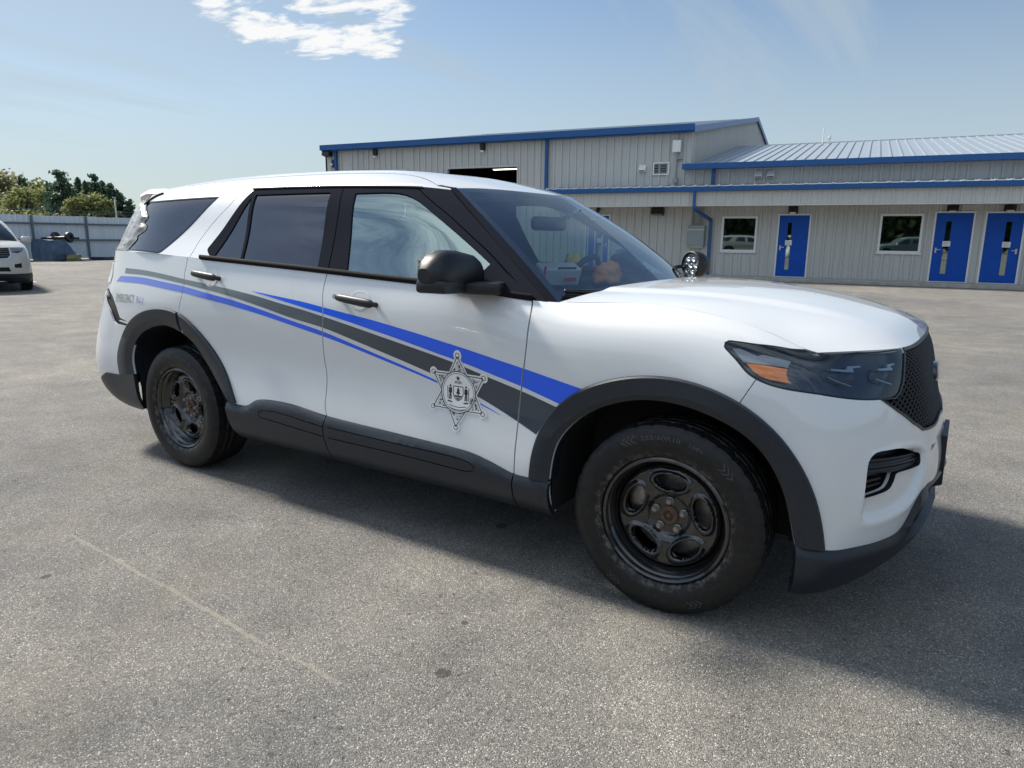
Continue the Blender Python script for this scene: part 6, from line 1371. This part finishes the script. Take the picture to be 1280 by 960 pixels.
# parked cars across the lot, behind the photographer: the office panes mirror them
src=[o for o in COL.objects if o.name=='parked_suv'][0]
for loc,rz,lab in (((-5.0,-11.5,0),R(8),'mid grey SUV parked across the lot, mirrored in the left office window'),((3.3,-12.5,0),R(172),'dark teal SUV parked across the lot, mirrored in the right office window')):
    c=copy_tree(src); c.location=loc; c.rotation_euler=(0,0,rz); c['label']=lab
    if 'left' in lab:
        for ch in c.children:
            if ch.name.startswith('body'): ch.material_slots[0].link='OBJECT'; ch.material_slots[0].material=pbr('grey_car_paint',(.20,.20,.21),.3,coat=1)
    if 'right' in lab:
        for ch in c.children:
            if ch.name.startswith('body'): ch.material_slots[0].link='OBJECT'; ch.material_slots[0].material=pbr('dark_green_paint',(.05,.08,.09),.3,coat=1)
# ================================================================ trees
def leaf_mat(name,cols,transl=.25):
    m=bpy.data.materials.new(name); m.use_nodes=True; t=m.node_tree; L=t.links.new; b=t.nodes['Principled BSDF']; out=t.nodes['Material Output']
    tc=t.nodes.new('ShaderNodeTexCoord'); n=t.nodes.new('ShaderNodeTexNoise'); n.inputs['Scale'].default_value=.55; n.inputs['Detail'].default_value=4; L(tc.outputs['Object'],n.inputs['Vector'])
    r=t.nodes.new('ShaderNodeValToRGB'); r.color_ramp.elements[0].position=.32; r.color_ramp.elements[1].position=.68; r.color_ramp.elements[0].color=(*cols[0],1); r.color_ramp.elements[1].color=(*cols[1],1); L(n.outputs['Fac'],r.inputs[0]); L(r.outputs[0],b.inputs['Base Color']); b.inputs['Roughness'].default_value=.6
    tr=t.nodes.new('ShaderNodeBsdfTranslucent'); L(r.outputs[0],tr.inputs[0]); mx=t.nodes.new('ShaderNodeMixShader'); mx.inputs[0].default_value=transl; L(b.outputs[0],mx.inputs[1]); L(tr.outputs[0],mx.inputs[2]); L(mx.outputs[0],out.inputs[0]); return m
LM={'pine':leaf_mat('pine_needles',((.045,.095,.062),(.090,.150,.088)),.30),'spring':leaf_mat('spring_leaves',((.15,.18,.06),(.28,.30,.115)),.42),'bare':leaf_mat('budding_twigs',((.20,.20,.12),(.32,.31,.18)),.42),'dark':leaf_mat('dark_leaves',((.035,.06,.028),(.08,.11,.045)),.3)}
bark=pbr('bark',(.10,.085,.07),.9,noise=(8,.4))
def leaf_quads(P,size,r_):
    n=len(P); a=r_.normal(size=(n,3)); a/=np.linalg.norm(a,axis=1)[:,None]; b=r_.normal(size=(n,3)); b-=a*(a*b).sum(1)[:,None]; b/=np.linalg.norm(b,axis=1)[:,None]
    s=size*r_.uniform(.6,1.3,(n,1)); V=np.concatenate([P-a*s-b*s*.3,P+b*s*.55,P+a*s-b*s*.2,P-b*s*.6],1).reshape(-1,3); F=[(4*i,4*i+1,4*i+2,4*i+3) for i in range(n)]
    return V,F
def tree(kind,x,y,h,w,seed,label,cat='tree',group=None,dens=1.0):
    r_=np.random.default_rng(seed); root=empty({'pine':'pine_tree'}.get(kind,'leafy_tree'),(x,y,0),r_.uniform(0,6),label,cat,group)
    bm=bmesh.new(); lean=r_.normal(size=2)*.02*h
    tube(bm,[(0,0,-.2),(lean[0]*.4,lean[1]*.4,h*.35),(lean[0],lean[1],h*.95)],[h*.022,h*.016,h*.004],7)
    P=[]
    if kind=='pine':
        nl=int(19*dens)
        for k in range(nl):
            t=k/(nl-1); z=h*(.16+.80*t); rad=w*.5*min(1,(1.06-t)**.8*1.15)*(.55+.65*r_.random())+.1
            if r_.random()<.10: continue
            for j in range(max(3,int(6*(1-t)+3))):
                a=r_.uniform(0,6.28); rr=rad*r_.uniform(.45,1.15); tip=np.array([rr*math.cos(a),rr*math.sin(a),z+.10*rr+.3*(r_.random()-.4)])
                tube(bm,[(lean[0]*t,lean[1]*t,z-.15),tuple(tip)],[h*.004,h*.0015],4,False)
                m_=int(52*dens); q=r_.uniform(.30,1.04,(m_,1)); c=np.array([lean[0]*t,lean[1]*t,z-.15])*(1-q)+tip*q; P.append(c+r_.normal(size=(m_,3))*np.array([.07,.07,.045])*w*(.35+q*.5))
        m_=90; q=r_.random((m_,1)); P.append(np.array([lean[0],lean[1],h*.90])+np.concatenate([r_.normal(size=(m_,2))*.05*w*(1-q),h*.11*q],1))
        size=.020*w+.10
    else:
        nb=int(22*dens)+8
        for k in range(nb):
            a=r_.uniform(0,6.28); t=r_.uniform(.30,1.0); z=h*(.30+.66*t); rad=w*.5*math.sqrt(max(.05,1-((t-.45)/.62)**2))*r_.uniform(.35,1.0)
            tip=np.array([rad*math.cos(a),rad*math.sin(a),z]); tube(bm,[(lean[0]*.3,lean[1]*.3,h*(.22+.35*t)),tuple(tip*np.array([.6,.6,.9])+np.array([0,0,.05*h])),tuple(tip)],[h*.007,h*.004,h*.0015],4,False)
            m_=int((95 if kind!='bare' else 45)*dens); P.append(tip+r_.normal(size=(m_,3))*np.array([.13,.13,.10])*w)
        size=.035*w+.09
    bm_obj('trunk',bm,bark,root,True); V,F=leaf_quads(np.vstack(P),size,r_); mesh_obj('crown',V,F,LM[kind],root)
    return root
_c0=np.array([.864,-3.316])
def tdir(px,D):
    d=_f+_r*((px-640)/878.24)-_u*((262-480)/878.24); d=Vector((d.x,d.y)).normalized(); return .864+d.x*D,-3.316+d.y*D
def th(px,py,D):
    d=_f+_r*((px-640)/878.24)-_u*((py-480)/878.24); return 1.397+D*d.z/math.hypot(d.x,d.y)
pines=[(79,214,96,40,'tallest dark pine standing clear above the fence'),(33,221,110,20,'dark pine top showing behind pale budding trees at far left'),(100,223,100,22,'slim dark pine right behind the tallest pine'),(122,219,99,38,'broad dark pine right of the pale leafy tree'),(139,230,98,32,'dark pine sloping down beside the broad one'),(153,242,97,26,'small dark pine near the right end of the tree line'),(110,227,97,26,'mid height dark pine between the tallest pine and the broad pine'),(90,229,99,24,'shorter dark pine hugging the right flank of the tallest pine'),(63,228,98,20,'shorter dark pine on the left flank of the tallest pine'),(131,227,100,26,'second broad dark pine touching the broad pine'),(147,238,98,24,'dark pine in the falling right end of the row'),(162,250,96,20,'lowest dark pine, last one before the police SUV')]
leafy=[(10,220,112,44,'bare','tall pale budding tree at the left edge beyond the fence'),(42,227,116,34,'spring','yellow green leafy tree left of the tallest pine'),(57,233,108,26,'spring','low yellow green tree just left of the tallest pine'),(92,248,92,16,'spring','green leafy tree in front of the tallest pine, right side'),(112,244,93,26,'spring','bright yellow green tree between the tall pine and the broad pine'),(131,249,92,18,'spring','small yellow green tree below the broad pine'),(22,238,102,30,'spring','low green leafy tree at far left above the fence'),(-22,222,112,44,'bare','pale budding tree just outside the left edge'),(68,252,100,24,'dark','dark leafy bush tree below the tallest pine')]
for k,(px_,py_,D,wpx,l) in enumerate(pines): x,y=tdir(px_,D); tree('pine',x,y,th(px_,py_,D),wpx/878*D*.95,20+k,l,group='trees beyond the fence')
for k,(px_,py_,D,wpx,kd,l) in enumerate(leafy): x,y=tdir(px_,D); tree(kd,x,y,th(px_,py_,D),wpx/878*D,50+k,l,group='trees beyond the fence')
def wood(name,pts,h,size,n,mat,seed):
    r_=np.random.default_rng(seed); P=[]
    for (x0,y0),(x1,y1) in zip(pts,pts[1:]):
        Ln=math.hypot(x1-x0,y1-y0); m_=int(n*Ln)
        t=r_.random(m_); hh=h*(.72+.34*np.array([mnoise.noise(Vector((x0*.05+q*Ln*.11,seed,0)))+.5*mnoise.noise(Vector((q*Ln*.35,seed+5,x0))) for q in t]))
        z=hh*np.sqrt(r_.random(m_)); P.append(np.stack([x0+(x1-x0)*t,y0+(y1-y0)*t,z],1)+r_.normal(size=(m_,3))*np.array([1.6,1.6,.3]))
    V,F=leaf_quads(np.vstack(P),size,r_); return meta(mesh_obj(name,V,F,mat),kind='stuff')
wood('underbrush',[tdir(p,90) for p in (84,104,122,140,153)],3.5,.20,150,LM['spring'],31); wood('underbrush',[tdir(p,94) for p in (-50,-20,15,40,60)],4.9,.22,150,LM['spring'],32)
a=[tdir(p,96) for p in (-60,-10,40,90,140,175)]; wood('underbrush',a,4.6,.26,110,LM['dark'],3)
wood('distant_wood',[tdir(p,110) for p in (165,230,300,380,450)],4.3,.34,90,LM['dark'],21); wood('distant_wood',[tdir(p,112) for p in (-420,-260,-150,-70)],8,.34,110,LM['dark'],22)
wood('distant_wood',[(-75,-45),(-40,-58)],13,.6,130,LM['dark'],11); wood('distant_wood',[(-40,-58),(0,-62),(45,-58)],13,.55,720,LM['dark'],12); wood('distant_wood',[(45,-58),(85,-40),(105,0),(110,45)],13,.6,150,LM['dark'],13)
